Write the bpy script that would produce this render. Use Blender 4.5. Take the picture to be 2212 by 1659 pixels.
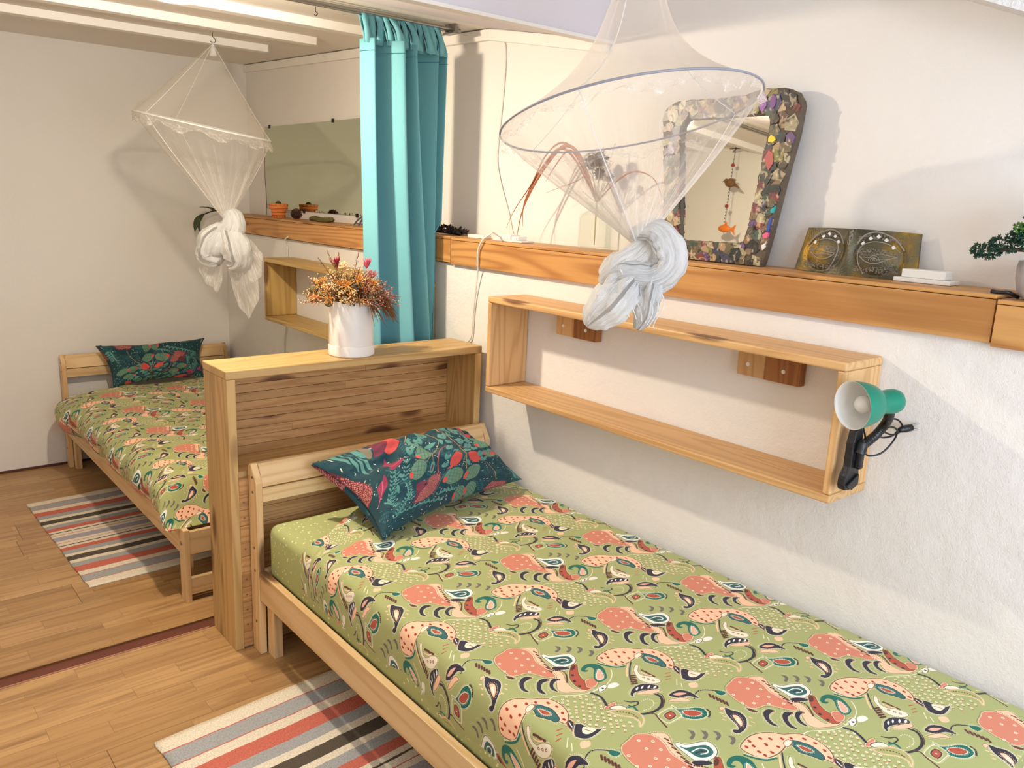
import bpy, bmesh, math, random
import numpy as np
from mathutils import Vector, Matrix, noise as mnoise

for o in list(bpy.data.objects): bpy.data.objects.remove(o, do_unlink=True)
S = bpy.context.scene
COL = S.collection
R = random.Random(7)
PI = math.pi

def lin(c):
    return tuple(((v/255)/12.92 if v/255 <= .04045 else ((v/255+.055)/1.055)**2.4) for v in c)

# ------------------------------------------------------------------ camera
cam_d = bpy.data.cameras.new('camera')
cam = bpy.data.objects.new('camera', cam_d); COL.objects.link(cam)
cam_d.sensor_width = 36.0
cam_d.lens = 1760.4966/2212*36.0
cam_d.clip_start = .05
M = Matrix(((0.769632225, 0.110291482, -0.628889519, -1.92581061),
            (-0.637201352, 0.195163195, -0.745577471, -2.43340919),
            (0.040505243, 0.974549699, 0.220481765, 1.50238545), (0, 0, 0, 1)))
cam.matrix_world = M
S.camera = cam
# ------------------------------------------------------------------ world, lights, exposure
W = bpy.data.worlds.new('world'); S.world = W; W.use_nodes = True
bg = W.node_tree.nodes['Background']; bg.inputs[0].default_value = (.62, .74, 1, 1); bg.inputs[1].default_value = 1.0

def light(name, kind, loc, energy, color, **kw):
    d = bpy.data.lights.new(name, kind); d.energy = energy; d.color = color
    for k, v in kw.items(): setattr(d, k, v)
    o = bpy.data.objects.new(name, d); COL.objects.link(o); o.location = loc
    return o
# the bulb of the ceiling lamp of the sleeping alcove
light('alcove_lamp_light', 'POINT', (-1.06, .20, 2.028), 48, (1, .86, .665), shadow_soft_size=.035)
# second ceiling lamp of the front room, behind the camera
light('front_lamp_light', 'POINT', (-2.1, -2.7, 2.45), 9, (1, .97, .94), shadow_soft_size=.35)
# daylight through the window in the wall behind the camera
wl = light('window_daylight', 'AREA', (-.9, -3.28, 1.35), 26, (.68, .81, 1), shape='RECTANGLE', size=1.35, size_y=1.1)
wl.rotation_euler = (PI/2, 0, 0)
S.view_settings.view_transform = 'Standard'; S.view_settings.look = 'None'
S.view_settings.exposure = 0.82; S.view_settings.gamma = 1.0; S.view_settings.use_curve_mapping = False
S.cycles.transparent_max_bounces = 24
S.cycles.max_bounces = 7
S.cycles.use_denoising = True

# ------------------------------------------------------------------ mesh helpers
class MB:
    def __init__(s): s.v = []; s.f = []; s.uv = None; s.mi = []; s.cm = 0
    def add(s, vs, fs):
        b = len(s.v); s.v += [tuple(v) for v in vs]; s.f += [tuple(i+b for i in f) for f in fs]; s.mi += [s.cm]*len(fs)
        return s
    def box(s, x0, x1, y0, y1, z0, z1, m=None):
        vs = [Vector((x, y, z)) for x in (x0, x1) for y in (y0, y1) for z in (z0, z1)]
        if m: vs = [m @ v for v in vs]
        return s.add(vs, [(0,1,3,2),(4,6,7,5),(0,4,5,1),(2,3,7,6),(0,2,6,4),(1,5,7,3)])
    def prism(s, pts, axis, a, b):
        # polygon pts in the two other axes, extruded along axis from a to b
        n = len(pts)
        def P(p, t):
            return {0:(t,p[0],p[1]),1:(p[0],t,p[1]),2:(p[0],p[1],t)}[axis]
        vs = [P(p, a) for p in pts]+[P(p, b) for p in pts]
        fs = [tuple(range(n)), tuple(range(2*n-1, n-1, -1))]
        fs += [(i, i+n, (i+1) % n+n, (i+1) % n) for i in range(n)]
        return s.add(vs, fs)
    def tube(s, pts, r, n=8, caps=True, close=False):
        pts = [Vector(p) for p in pts]; m = len(pts)
        rr = r if isinstance(r, (list, tuple)) else [r]*m
        vs = []; up = Vector((0, 0, 1)); prev = None
        for i, p in enumerate(pts):
            a = pts[(i-1) % m] if (i > 0 or close) else p; b = pts[(i+1) % m] if (i < m-1 or close) else p
            t = (b-a); t = t.normalized() if t.length > 1e-9 else Vector((0, 0, 1))
            if prev is None:
                x = t.cross(up if abs(t.z) < .9 else Vector((1, 0, 0))).normalized()
            else:
                x = prev - t*prev.dot(t); x = x.normalized() if x.length > 1e-6 else t.orthogonal().normalized()
            prev = x; y = t.cross(x)
            for k in range(n):
                an = 2*PI*k/n; vs.append(p+(x*math.cos(an)+y*math.sin(an))*rr[i])
        fs = []
        for i in range(m if close else m-1):
            j = (i+1) % m
            for k in range(n):
                fs.append((i*n+k, i*n+(k+1) % n, j*n+(k+1) % n, j*n+k))
        if caps and not close:
            fs.append(tuple(range(n-1, -1, -1))); fs.append(tuple((m-1)*n+k for k in range(n)))
        return s.add(vs, fs)
    def lathe(s, prof, n=32, c=(0, 0, 0), m=None, close=False):
        # prof: list of (radius, height) about +z
        vs = []
        for r, h in prof:
            for k in range(n):
                a = 2*PI*k/n; v = Vector((r*math.cos(a), r*math.sin(a), h))
                if m: v = m @ v
                vs.append(v+Vector(c))
        fs = []
        for i in range(len(prof)-1):
            for k in range(n): fs.append((i*n+k, i*n+(k+1) % n, (i+1)*n+(k+1) % n, (i+1)*n+k))
        if close:
            fs.append(tuple(range(n-1, -1, -1))); fs.append(tuple((len(prof)-1)*n+k for k in range(n)))
        return s.add(vs, fs)
    def grid(s, fn, nu, nv, wrap=False):
        # fn(u,v) -> point, u,v in 0..1
        vs = [fn(i/nu, j/nv) for j in range(nv+1) for i in range(nu+(0 if wrap else 1))]
        w = nu if wrap else nu+1
        fs = []
        for j in range(nv):
            for i in range(nu):
                a = j*w+i; b = j*w+(i+1) % w; fs.append((a, b, b+w, a+w))
        return s.add(vs, fs)
    def blob(s, c, r, n=1):
        bm = bmesh.new(); bmesh.ops.create_icosphere(bm, subdivisions=n, radius=1)
        rx, ry, rz = r if isinstance(r, tuple) else (r, r, r)
        vs = [(c[0]+v.co.x*rx, c[1]+v.co.y*ry, c[2]+v.co.z*rz) for v in bm.verts]
        fs = [tuple(v.index for v in f.verts) for f in bm.faces]; bm.free()
        return s.add(vs, fs)
    def octa(s, c, r):
        x, y, z = c
        return s.add([(x+r,y,z),(x-r,y,z),(x,y+r,z),(x,y-r,z),(x,y,z+r),(x,y,z-r)],
                     [(0,2,4),(2,1,4),(1,3,4),(3,0,4),(2,0,5),(1,2,5),(3,1,5),(0,3,5)])

def wloc(o):
    v = Vector((0, 0, 0))
    while o: v += o.location; o = o.parent
    return v
def obj(name, mb, mat, parent=None, smooth=False, origin=None, bevel=0, kind=None, label=None, uvf=None):
    base = wloc(parent) if parent else Vector((0, 0, 0))
    org = Vector(origin) if origin is not None else base
    me = bpy.data.meshes.new(name)
    me.from_pydata([tuple(Vector(v)-org) for v in mb.v], [], mb.f)
    mats = mat if isinstance(mat, (list, tuple)) else [mat]
    for m in mats: me.materials.append(m)
    if len(mats) > 1: me.polygons.foreach_set('material_index', mb.mi)
    me.validate(); 
    bm = bmesh.new(); bm.from_mesh(me); bmesh.ops.recalc_face_normals(bm, faces=bm.faces); bm.to_mesh(me); bm.free()
    if smooth:
        me.polygons.foreach_set('use_smooth', [True]*len(me.polygons))
        if smooth != 'all':
            try: me.set_sharp_from_angle(angle=math.radians(40))
            except Exception: pass
    if uvf:
        ul = me.uv_layers.new(name='uv')
        vi = np.zeros(len(me.loops), dtype=np.int32); me.loops.foreach_get('vertex_index', vi)
        uv = np.array(uvf, dtype=np.float32)[vi]; ul.data.foreach_set('uv', uv.ravel())
    me.update()
    o = bpy.data.objects.new(name, me); COL.objects.link(o)
    if parent: o.parent = parent
    o.location = org-base
    if bevel:
        b = o.modifiers.new('bevel', 'BEVEL'); b.width = bevel; b.segments = 2; b.limit_method = 'ANGLE'
    if kind: o['kind'] = kind
    if label: o['label'] = label
    return o
def thing(name, loc, label, cat, group=None):
    o = bpy.data.objects.new(name, None); COL.objects.link(o); o.location = loc; o.empty_display_size = .05
    o['label'] = label; o['category'] = cat
    if group: o['group'] = group
    return o
def tag(o, label, cat, group=None):
    o['label'] = label; o['category'] = cat
    if group: o['group'] = group
    return o
def copy_part(src, parent, loc=None, rot=None):
    c = src.copy(); COL.objects.link(c); c.parent = parent
    if loc is not None: c.location = Vector(loc)-wloc(parent)
    if rot is not None: c.rotation_euler = rot
    return c
def curve(pts, n=8):
    # Catmull-Rom through pts
    P = [Vector(p) for p in pts]; out = []
    for i in range(len(P)-1):
        a = P[max(i-1, 0)]; b = P[i]; c = P[i+1]; d = P[min(i+2, len(P)-1)]
        for k in range(n):
            t = k/n
            out.append(.5*((2*b)+(c-a)*t+(2*a-5*b+4*c-d)*t*t+(3*b-a-3*c+d)*t**3))
    out.append(P[-1]); return out
def nz(x, y=0, z=0, s=1): return mnoise.noise(Vector((x*s, y*s, z*s)))
def sm(a, b, x):
    t = min(max((x-a)/(b-a), 0), 1); return t*t*(3-2*t)

# ------------------------------------------------------------------ materials
def newmat(name):
    m = bpy.data.materials.new(name); m.use_nodes = True; nt = m.node_tree; nt.nodes.clear()
    out = nt.nodes.new('ShaderNodeOutputMaterial'); b = nt.nodes.new('ShaderNodeBsdfPrincipled')
    nt.links.new(b.outputs[0], out.inputs[0]); return m, nt, b, out
def N(nt, t, **kw):
    n = nt.nodes.new(t)
    for k, v in kw.items():
        if k.startswith('i_'):
            key = k[2:]; key = int(key) if key.isdigit() else key.replace('_', ' ')
            n.inputs[key].default_value = v
        else: setattr(n, k, v)
    return n
def ramp(nt, stops, interp='LINEAR'):
    r = N(nt, 'ShaderNodeValToRGB'); cr = r.color_ramp; cr.interpolation = interp
    while len(cr.elements) < len(stops): cr.elements.new(.5)
    for e, (p, c) in zip(cr.elements, stops): e.position = p; e.color = (*lin(c), 1) if len(c) == 3 else c
    return r
def plain(name, rgb, rough=.6, bump=0, bscale=80, var=.06, metal=0, spec=.5, sheen=0, vscale=6):
    m, nt, b, out = newmat(name); L = nt.links.new
    tc = N(nt, 'ShaderNodeTexCoord'); no = N(nt, 'ShaderNodeTexNoise', i_Scale=vscale, i_Detail=4)
    L(tc.outputs['Object'], no.inputs['Vector'])
    c = lin(rgb)
    r = N(nt, 'ShaderNodeMix', data_type='RGBA'); r.inputs[6].default_value = (*[v*(1-var) for v in c], 1)
    r.inputs[7].default_value = (*[min(1, v*(1+var)) for v in c], 1)
    L(no.outputs['Fac'], r.inputs[0]); L(r.outputs[2], b.inputs['Base Color'])
    b.inputs['Roughness'].default_value = rough; b.inputs['Metallic'].default_value = metal
    b.inputs['Specular IOR Level'].default_value = spec
    if sheen: b.inputs['Sheen Weight'].default_value = sheen
    if bump:
        n2 = N(nt, 'ShaderNodeTexNoise', i_Scale=bscale, i_Detail=5); L(tc.outputs['Object'], n2.inputs['Vector'])
        bp = N(nt, 'ShaderNodeBump', i_Strength=bump, i_Distance=.01); L(n2.outputs['Fac'], bp.inputs['Height']); L(bp.outputs[0], b.inputs['Normal'])
    return m
def wood(name, light_, dark, axis, knots=.5, rough=.45, rings=1.0, scale=1.0, knotc=(92, 50, 24)):
    m, nt, b, out = newmat(name); L = nt.links.new
    tc = N(nt, 'ShaderNodeTexCoord'); oi = N(nt, 'ShaderNodeObjectInfo')
    off = N(nt, 'ShaderNodeVectorMath', operation='SCALE'); cv = N(nt, 'ShaderNodeCombineXYZ')
    for k, f in enumerate((7.3, 13.1, 5.7)):
        mm = N(nt, 'ShaderNodeMath', operation='MULTIPLY'); mm.inputs[1].default_value = f
        L(oi.outputs['Random'], mm.inputs[0]); L(mm.outputs[0], cv.inputs[k])
    add = N(nt, 'ShaderNodeVectorMath', operation='ADD'); L(tc.outputs['Object'], add.inputs[0]); L(cv.outputs[0], add.inputs[1])
    def mp(al, ac):
        mpn = N(nt, 'ShaderNodeMapping'); sc = [ac, ac, ac]; sc[axis] = al
        mpn.inputs['Scale'].default_value = [v*scale for v in sc]; L(add.outputs[0], mpn.inputs['Vector']); return mpn
    warp = N(nt, 'ShaderNodeTexNoise', i_Scale=1.0, i_Detail=1); m0 = mp(.55, 8.5); L(m0.outputs[0], warp.inputs['Vector'])
    # growth rings: sine of a slowly warped field, stretched along the grain
    mul = N(nt, 'ShaderNodeMath', operation='MULTIPLY'); mul.inputs[1].default_value = 105*rings; L(warp.outputs['Fac'], mul.inputs[0])
    sn = N(nt, 'ShaderNodeMath', operation='SINE'); L(mul.outputs[0], sn.inputs[0])
    rg = N(nt, 'ShaderNodeMapRange'); rg.inputs[1].default_value = -1; rg.inputs[2].default_value = 1; L(sn.outputs[0], rg.inputs[0])
    pw = N(nt, 'ShaderNodeMath', operation='POWER'); pw.inputs[1].default_value = 2.4; L(rg.outputs[0], pw.inputs[0])
    fine = N(nt, 'ShaderNodeTexNoise', i_Scale=1.0, i_Detail=5, i_Roughness=.7); m1 = mp(4, 150); L(m1.outputs[0], fine.inputs['Vector'])
    fr = N(nt, 'ShaderNodeMath', operation='MULTIPLY_ADD'); fr.inputs[1].default_value = .5; fr.inputs[2].default_value = -.12
    L(fine.outputs['Fac'], fr.inputs[0])
    sm_ = N(nt, 'ShaderNodeMath', operation='MULTIPLY_ADD', use_clamp=True); sm_.inputs[1].default_value = .5; L(pw.outputs[0], sm_.inputs[0]); L(fr.outputs[0], sm_.inputs[2])
    mix = N(nt, 'ShaderNodeMix', data_type='RGBA'); mix.inputs[6].default_value = (*lin(light_), 1); mix.inputs[7].default_value = (*lin(dark), 1)
    L(sm_.outputs[0], mix.inputs[0])
    # each board its own tone
    hv = N(nt, 'ShaderNodeHueSaturation'); L(mix.outputs[2], hv.inputs['Color'])
    vr = N(nt, 'ShaderNodeMapRange'); vr.inputs[3].default_value = .88; vr.inputs[4].default_value = 1.1; L(oi.outputs['Random'], vr.inputs[0]); L(vr.outputs[0], hv.inputs['Value'])
    last = hv.outputs[0]
    if knots:
        vo = N(nt, 'ShaderNodeTexVoronoi', i_Scale=1.0); m2 = mp(2.6, 9); L(m2.outputs[0], vo.inputs['Vector'])
        kr = N(nt, 'ShaderNodeMapRange'); kr.inputs[1].default_value = .13+.06*knots; kr.inputs[2].default_value = .20+.12*knots; kr.inputs[3].default_value = 1; kr.inputs[4].default_value = 0
        L(vo.outputs['Distance'], kr.inputs[0])
        gate = N(nt, 'ShaderNodeSeparateColor'); L(vo.outputs['Color'], gate.inputs[0])
        gt = N(nt, 'ShaderNodeMath', operation='LESS_THAN'); gt.inputs[1].default_value = min(.95, knots*1.2); L(gate.outputs[0], gt.inputs[0])
        km = N(nt, 'ShaderNodeMath', operation='MULTIPLY'); L(kr.outputs[0], km.inputs[0]); L(gt.outputs[0], km.inputs[1])
        km2 = N(nt, 'ShaderNodeMath', operation='MULTIPLY'); L(km.outputs[0], km2.inputs[0]); km2.inputs[1].default_value = .85
        mk = N(nt, 'ShaderNodeMix', data_type='RGBA'); L(km2.outputs[0], mk.inputs[0]); L(last, mk.inputs[6]); mk.inputs[7].default_value = (*lin(knotc), 1)
        last = mk.outputs[2]
    L(last, b.inputs['Base Color']); b.inputs['Roughness'].default_value = rough
    b.inputs['Specular IOR Level'].default_value = .35
    bp = N(nt, 'ShaderNodeBump', i_Strength=.12, i_Distance=.002); L(sm_.outputs[0], bp.inputs['Height']); L(bp.outputs[0], b.inputs['Normal'])
    return m

def wall_mat(name, rgb, bump=.25, scale=14):
    m, nt, b, out = newmat(name); L = nt.links.new
    tc = N(nt, 'ShaderNodeTexCoord')
    n1 = N(nt, 'ShaderNodeTexNoise', i_Scale=1.3, i_Detail=3); n2 = N(nt, 'ShaderNodeTexNoise', i_Scale=scale, i_Detail=8, i_Roughness=.6)
    n3 = N(nt, 'ShaderNodeTexNoise', i_Scale=260, i_Detail=2)
    for n in (n1, n2, n3): L(tc.outputs['Object'], n.inputs['Vector'])
    c = lin(rgb)
    mx = N(nt, 'ShaderNodeMix', data_type='RGBA'); mx.inputs[6].default_value = (*[v*.95 for v in c], 1); mx.inputs[7].default_value = (*c, 1)
    L(n1.outputs['Fac'], mx.inputs[0]); L(mx.outputs[2], b.inputs['Base Color'])
    b.inputs['Roughness'].default_value = .85; b.inputs['Specular IOR Level'].default_value = .2
    ad = N(nt, 'ShaderNodeMath', operation='MULTIPLY_ADD'); ad.inputs[1].default_value = .12; L(n3.outputs['Fac'], ad.inputs[0]); L(n2.outputs['Fac'], ad.inputs[2])
    bp = N(nt, 'ShaderNodeBump', i_Strength=bump, i_Distance=.012); L(ad.outputs[0], bp.inputs['Height']); L(bp.outputs[0], b.inputs['Normal'])
    return m

def net_mat(name, rgb, a0, a1, folds=0, stretch=(40, 40, 2), gain=1.0, crease=0):
    # fine mesh cloth: mostly holes, denser where it is seen edge-on and in its folds
    m, nt, b, out = newmat(name); L = nt.links.new; nt.nodes.remove(b)
    df = N(nt, 'ShaderNodeBsdfDiffuse'); tl = N(nt, 'ShaderNodeBsdfTranslucent'); tr = N(nt, 'ShaderNodeBsdfTransparent')
    for x in (df, tl): x.inputs[0].default_value = (*lin(rgb), 1)
    ms = N(nt, 'ShaderNodeMixShader'); ms.inputs[0].default_value = .4; L(df.outputs[0], ms.inputs[1]); L(tl.outputs[0], ms.inputs[2])
    lw = N(nt, 'ShaderNodeLayerWeight'); lw.inputs[0].default_value = .5
    pw = N(nt, 'ShaderNodeMath', operation='POWER'); pw.inputs[1].default_value = 2.5; L(lw.outputs['Facing'], pw.inputs[0])
    mr = N(nt, 'ShaderNodeMapRange'); mr.inputs[3].default_value = a0; mr.inputs[4].default_value = a1; L(pw.outputs[0], mr.inputs[0])
    last = mr.outputs[0]
    if folds:
        tc = N(nt, 'ShaderNodeTexCoord'); mp = N(nt, 'ShaderNodeMapping'); mp.inputs['Scale'].default_value = stretch; L(tc.outputs['UV'], mp.inputs[0])
        no = N(nt, 'ShaderNodeTexNoise', i_Scale=1, i_Detail=3); L(mp.outputs[0], no.inputs['Vector'])
        r = N(nt, 'ShaderNodeMapRange'); r.inputs[1].default_value = .45; r.inputs[2].default_value = .8; r.inputs[3].default_value = 0; r.inputs[4].default_value = folds
        L(no.outputs['Fac'], r.inputs[0])
        sx = N(nt, 'ShaderNodeSeparateXYZ'); L(tc.outputs['UV'], sx.inputs[0])
        mm = N(nt, 'ShaderNodeMath', operation='MULTIPLY'); L(r.outputs[0], mm.inputs[0]); L(sx.outputs[1], mm.inputs[1])
        vv = N(nt, 'ShaderNodeMath', operation='POWER'); vv.inputs[1].default_value = 3; L(sx.outputs[1], vv.inputs[0])
        v2 = N(nt, 'ShaderNodeMath', operation='MULTIPLY'); v2.inputs[1].default_value = gain*.35; L(vv.outputs[0], v2.inputs[0])
        a = N(nt, 'ShaderNodeMath', operation='ADD'); L(last, a.inputs[0]); L(mm.outputs[0], a.inputs[1])
        a2 = N(nt, 'ShaderNodeMath', operation='ADD', use_clamp=True); L(a.outputs[0], a2.inputs[0]); L(v2.outputs[0], a2.inputs[1])
        last = a2.outputs[0]
    if crease:
        tc = N(nt, 'ShaderNodeTexCoord'); mp = N(nt, 'ShaderNodeMapping'); mp.inputs['Scale'].default_value = (16, 2.2, 1); L(tc.outputs['UV'], mp.inputs[0])
        no = N(nt, 'ShaderNodeTexNoise', i_Scale=1, i_Detail=5, i_Roughness=.6); no.inputs['Distortion'].default_value = 1.6; L(mp.outputs[0], no.inputs['Vector'])
        bp = N(nt, 'ShaderNodeBump', i_Strength=1.0, i_Distance=crease); L(no.outputs['Fac'], bp.inputs['Height'])
        L(bp.outputs[0], df.inputs['Normal']); L(bp.outputs[0], tl.inputs['Normal'])
    fm = N(nt, 'ShaderNodeMixShader'); L(last, fm.inputs[0]); L(tr.outputs[0], fm.inputs[1]); L(ms.outputs[0], fm.inputs[2])
    L(fm.outputs[0], out.inputs[0]); return m

PINE = ((228, 196, 146), (200, 156, 100))
BEAM = ((206, 154, 92), (150, 92, 44))
SHELF = ((214, 172, 118), (180, 132, 80))
DIV = ((208, 172, 114), (168, 126, 72))
PANEL = ((200, 154, 100), (162, 112, 64))
w_bed = [wood('bed_pine_'+a, *PINE, i, knots=.3, rings=.6) for i, a in enumerate('xyz')]
w_beam = [wood('beam_wood_'+a, *BEAM, i, knots=.35, rings=.9, scale=.8) for i, a in enumerate('xyz')]
w_shelf = [wood('shelf_wood_'+a, *SHELF, i, knots=.25, rings=.8) for i, a in enumerate('xyz')]
w_fshelf = [wood('alcove_shelf_wood_'+a, (196, 164, 100), (158, 120, 64), i, knots=.35, rings=.8) for i, a in enumerate('xyz')]
w_div = [wood('divider_wood_'+a, *DIV, i, knots=.4, rings=.8) for i, a in enumerate('xyz')]
w_panel = [wood('divider_panel_'+a, *PANEL, i, knots=.55, rings=.7, scale=1.3) for i, a in enumerate('xyz')]
w_block = wood('block_wood', (168, 112, 62), (120, 70, 34), 2, knots=.2, rings=1.2)
w_block2 = wood('block_dark_wood', (132, 80, 42), (92, 50, 24), 2, knots=.2, rings=1.2)
wallm = wall_mat('white_plaster', (234, 229, 222), .22)
wallr = wall_mat('rough_white_plaster', (234, 230, 224), .5, 10)
ceilm = wall_mat('ceiling_paint', (236, 230, 221), .12, 6)
trimw = plain('white_painted_wood', (238, 233, 225), .5, .1, 30)
metal = plain('brushed_steel', (150, 146, 140), .35, metal=1)
darkmetal = plain('dark_steel', (60, 56, 52), .4, metal=1)
whitepl = plain('white_plastic', (236, 233, 226), .35, var=.02)
black = plain('black_plastic', (22, 22, 24), .4, .2, 120)
# ------------------------------------------------------------------ the room
XL, YN, YF, ZN, XW = -2.55, -3.4, 2.68, 2.75, .16
FZ = -.105
def ceil_z(y): return 2.139+.036*y
def struct(name, mb, mat, parent=None, **kw):
    o = obj(name, mb, mat, parent, **kw)
    if not parent: o['kind'] = 'structure'
    return o
# floor: subfloor on two levels, laminate planks on top
m = MB(); m.box(XL, 0, YN, .205, -.14, -.008); m.box(XL, 0, .205, YF, -.14, FZ-.008)
brown = plain('brown_subfloor', (112, 62, 46), .6, .2, 60)
floor = struct('floor', m, brown)
def laminate(name, l1, l2, grain):
    mt, nt, b, out = newmat(name); L = nt.links.new
    tc = N(nt, 'ShaderNodeTexCoord'); oi = N(nt, 'ShaderNodeObjectInfo')
    cv = N(nt, 'ShaderNodeCombineXYZ'); mm = N(nt, 'ShaderNodeMath', operation='MULTIPLY'); mm.inputs[1].default_value = 5.37
    L(oi.outputs['Random'], mm.inputs[0]); L(mm.outputs[0], cv.inputs[0])
    ad = N(nt, 'ShaderNodeVectorMath', operation='ADD'); L(tc.outputs['Object'], ad.inputs[0]); L(cv.outputs[0], ad.inputs[1])
    mv = N(nt, 'ShaderNodeVectorMath', operation='ADD'); mv.inputs[1].default_value = (0, .0975, 0); L(ad.outputs[0], mv.inputs[0])
    br = N(nt, 'ShaderNodeTexBrick', offset=.37, offset_frequency=2, squash=1, squash_frequency=2)
    br.inputs['Scale'].default_value = 1; br.inputs['Mortar Size'].default_value = .0006; br.inputs['Mortar Smooth'].default_value = .2
    br.inputs['Brick Width'].default_value = .40; br.inputs['Row Height'].default_value = .065
    br.inputs['Color1'].default_value = (*lin(l1), 1); br.inputs['Color2'].default_value = (*lin(l2), 1); br.inputs['Mortar'].default_value = (*lin(grain), 1)
    L(mv.outputs[0], br.inputs['Vector'])
    w2 = N(nt, 'ShaderNodeSeparateColor'); L(br.outputs[0], w2.inputs[0])
    # grain streaks, shifted per stave
    cz = N(nt, 'ShaderNodeCombineXYZ'); s1 = N(nt, 'ShaderNodeMath', operation='MULTIPLY'); s1.inputs[1].default_value = 37; L(w2.outputs[0], s1.inputs[0]); L(s1.outputs[0], cz.inputs[2]); L(s1.outputs[0], cz.inputs[0])
    a2 = N(nt, 'ShaderNodeVectorMath', operation='ADD'); L(mv.outputs[0], a2.inputs[0]); L(cz.outputs[0], a2.inputs[1])
    mp = N(nt, 'ShaderNodeMapping'); mp.inputs['Scale'].default_value = (1.8, 26, 1); L(a2.outputs[0], mp.inputs[0])
    no = N(nt, 'ShaderNodeTexNoise', i_Scale=1, i_Detail=5, i_Roughness=.6); no.inputs['Distortion'].default_value = 1.2; L(mp.outputs[0], no.inputs['Vector'])
    mr = N(nt, 'ShaderNodeMapRange'); mr.inputs[1].default_value = .45; mr.inputs[2].default_value = .75; mr.inputs[4].default_value = .95; L(no.outputs['Fac'], mr.inputs[0])
    mx = N(nt, 'ShaderNodeMix', data_type='RGBA'); L(mr.outputs[0], mx.inputs[0]); L(br.outputs[0], mx.inputs[6]); mx.inputs[7].default_value = (*lin(grain), 1)
    L(mx.outputs[2], b.inputs['Base Color']); b.inputs['Roughness'].default_value = .32; b.inputs['Specular IOR Level'].default_value = .4
    return mt
lam = laminate('laminate', (194, 154, 104), (172, 132, 84), (134, 96, 58))
PLW, PLL = .195, 1.29
pm = {}
def plank_mesh(L_, Wd):
    k = (round(L_, 3), round(Wd, 3))
    if k not in pm:
        mb = MB(); mb.box(-L_/2+.0005, L_/2-.0005, -Wd/2+.0004, Wd/2-.0004, -.007, 0)
        me = bpy.data.meshes.new('plank'); me.from_pydata(mb.v, [], mb.f); me.materials.append(lam)
        bm = bmesh.new(); bm.from_mesh(me)
        bmesh.ops.bevel(bm, geom=[e for e in bm.edges if all(v.co.z > -.001 for v in e.verts)], offset=.0006, segments=1, affect='EDGES'); bm.to_mesh(me); bm.free()
        pm[k] = me
    return pm[k]
def planks(y0, y1, z, x_stop):
    y = y0; row = 0
    while y < y1-.002:
        wd = min(PLW, y1-y); x = XL-R.random()*PLL*.8
        while x < x_stop-.01:
            a = max(x, XL); b_ = min(x+PLL, x_stop)
            if b_-a > .03:
                o = bpy.data.objects.new('plank', plank_mesh(b_-a, wd)); COL.objects.link(o); o.parent = floor
                o.location = ((a+b_)/2, y+wd/2, z)
            x += PLL
        y += PLW; row += 1
planks(YN+.005, .203, 0, -.003)
planks(.462, YF-.003, FZ, -.003)
# pale edging on the step
m = MB(); m.box(XL, -1.04, .2035, .2085, -.012, .0015)
struct('trim_1', m, plain('step_edging', (178, 120, 96), .4), label='thin edging strip on the floor step beside the divider')

m = MB(); m.box(0, .4, YN, YF, -.14, 1.243)
wr = struct('wall_right', m, wallr)
m = MB(); m.box(XW, .4, YN, YF, 1.243, ZN+.1)
struct('wall_right_upper', m, wallm)
m = MB(); m.box(XL-.2, XW+.24, YF, YF+.2, -.14, 2.4); struct('wall_far', m, wallm)
m = MB(); m.box(XL-.2, XL, YN-.2, YF, -.14, ZN+.1); struct('wall_left', m, wallm)
# near wall with the window opening
WX0, WX1, WZ0, WZ1 = -1.65, -.15, .75, 1.95
m = MB(); m.box(XL, WX0, YN-.2, YN, -.14, ZN+.1); m.box(WX1, XW+.2, YN-.2, YN, -.14, ZN+.1)
m.box(WX0, WX1, YN-.2, YN, -.14, WZ0); m.box(WX0, WX1, YN-.2, YN, WZ1, ZN+.1)
struct('wall_near', m, wallm)
win = bpy.data.objects.new('window_1', None); COL.objects.link(win); win.location = (-1.0, YN-.1, WZ0); win['kind'] = 'structure'
m = MB()
for a in ((WX0, WX0+.05, WZ0, WZ1), (WX1-.05, WX1, WZ0, WZ1), (WX0+.05, WX1-.05, WZ0, WZ0+.05), (WX0+.05, WX1-.05, WZ1-.05, WZ1), (-.93, -.87, WZ0+.05, WZ1-.05)):
    m.box(a[0], a[1], YN-.13, YN-.08, a[2], a[3])
obj('window_frame', m, trimw, win)
gm, nt, b, out = newmat('window_glass'); b.inputs['Transmission Weight'].default_value = 1; b.inputs['Roughness'].default_value = 0
m = MB(); m.box(WX0+.05, -.93, YN-.108, YN-.104, WZ0+.05, WZ1-.05); obj('pane', m, gm, win)
m = MB(); m.box(-.87, WX1-.05, YN-.108, YN-.104, WZ0+.05, WZ1-.05); obj('pane', m, gm, win)
# ceilings
m = MB(); m.prism([(.25, ceil_z(.25)), (YF, ceil_z(YF)), (YF, 2.5), (.25, 2.5)], 0, XL, XW+.1); struct('ceiling', m, ceilm)
m = MB(); m.box(XL, XW+.1, YN, -.4, ZN, ZN+.1); struct('ceiling_near', m, ceilm)
# header wall over the opening, its underside slopes
m = MB(); m.prism([(-.40, 2.032), (.25, ceil_z(.25)), (.25, ZN+.1), (-.40, ZN+.1)], 0, XL, XW+.1)
struct('wall_header', m, wall_mat('header_paint', (226, 218, 222), .1, 6))
m = MB(); m.box(XL, XW, -.412, -.372, 2.018, 2.030); struct('trim_2', m, trimw, bevel=.002)
# ceiling beams of the alcove
for i, (y, xe) in enumerate(((1.70, -.13), (1.21, -.115), (.74, -.10))):
    m = MB(); z = ceil_z(y)
    m.box(XL, xe, y-.028, y+.028, z-.034, z+.004)
    struct('trim_%d' % (i+3), m, trimw, bevel=.002)
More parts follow.
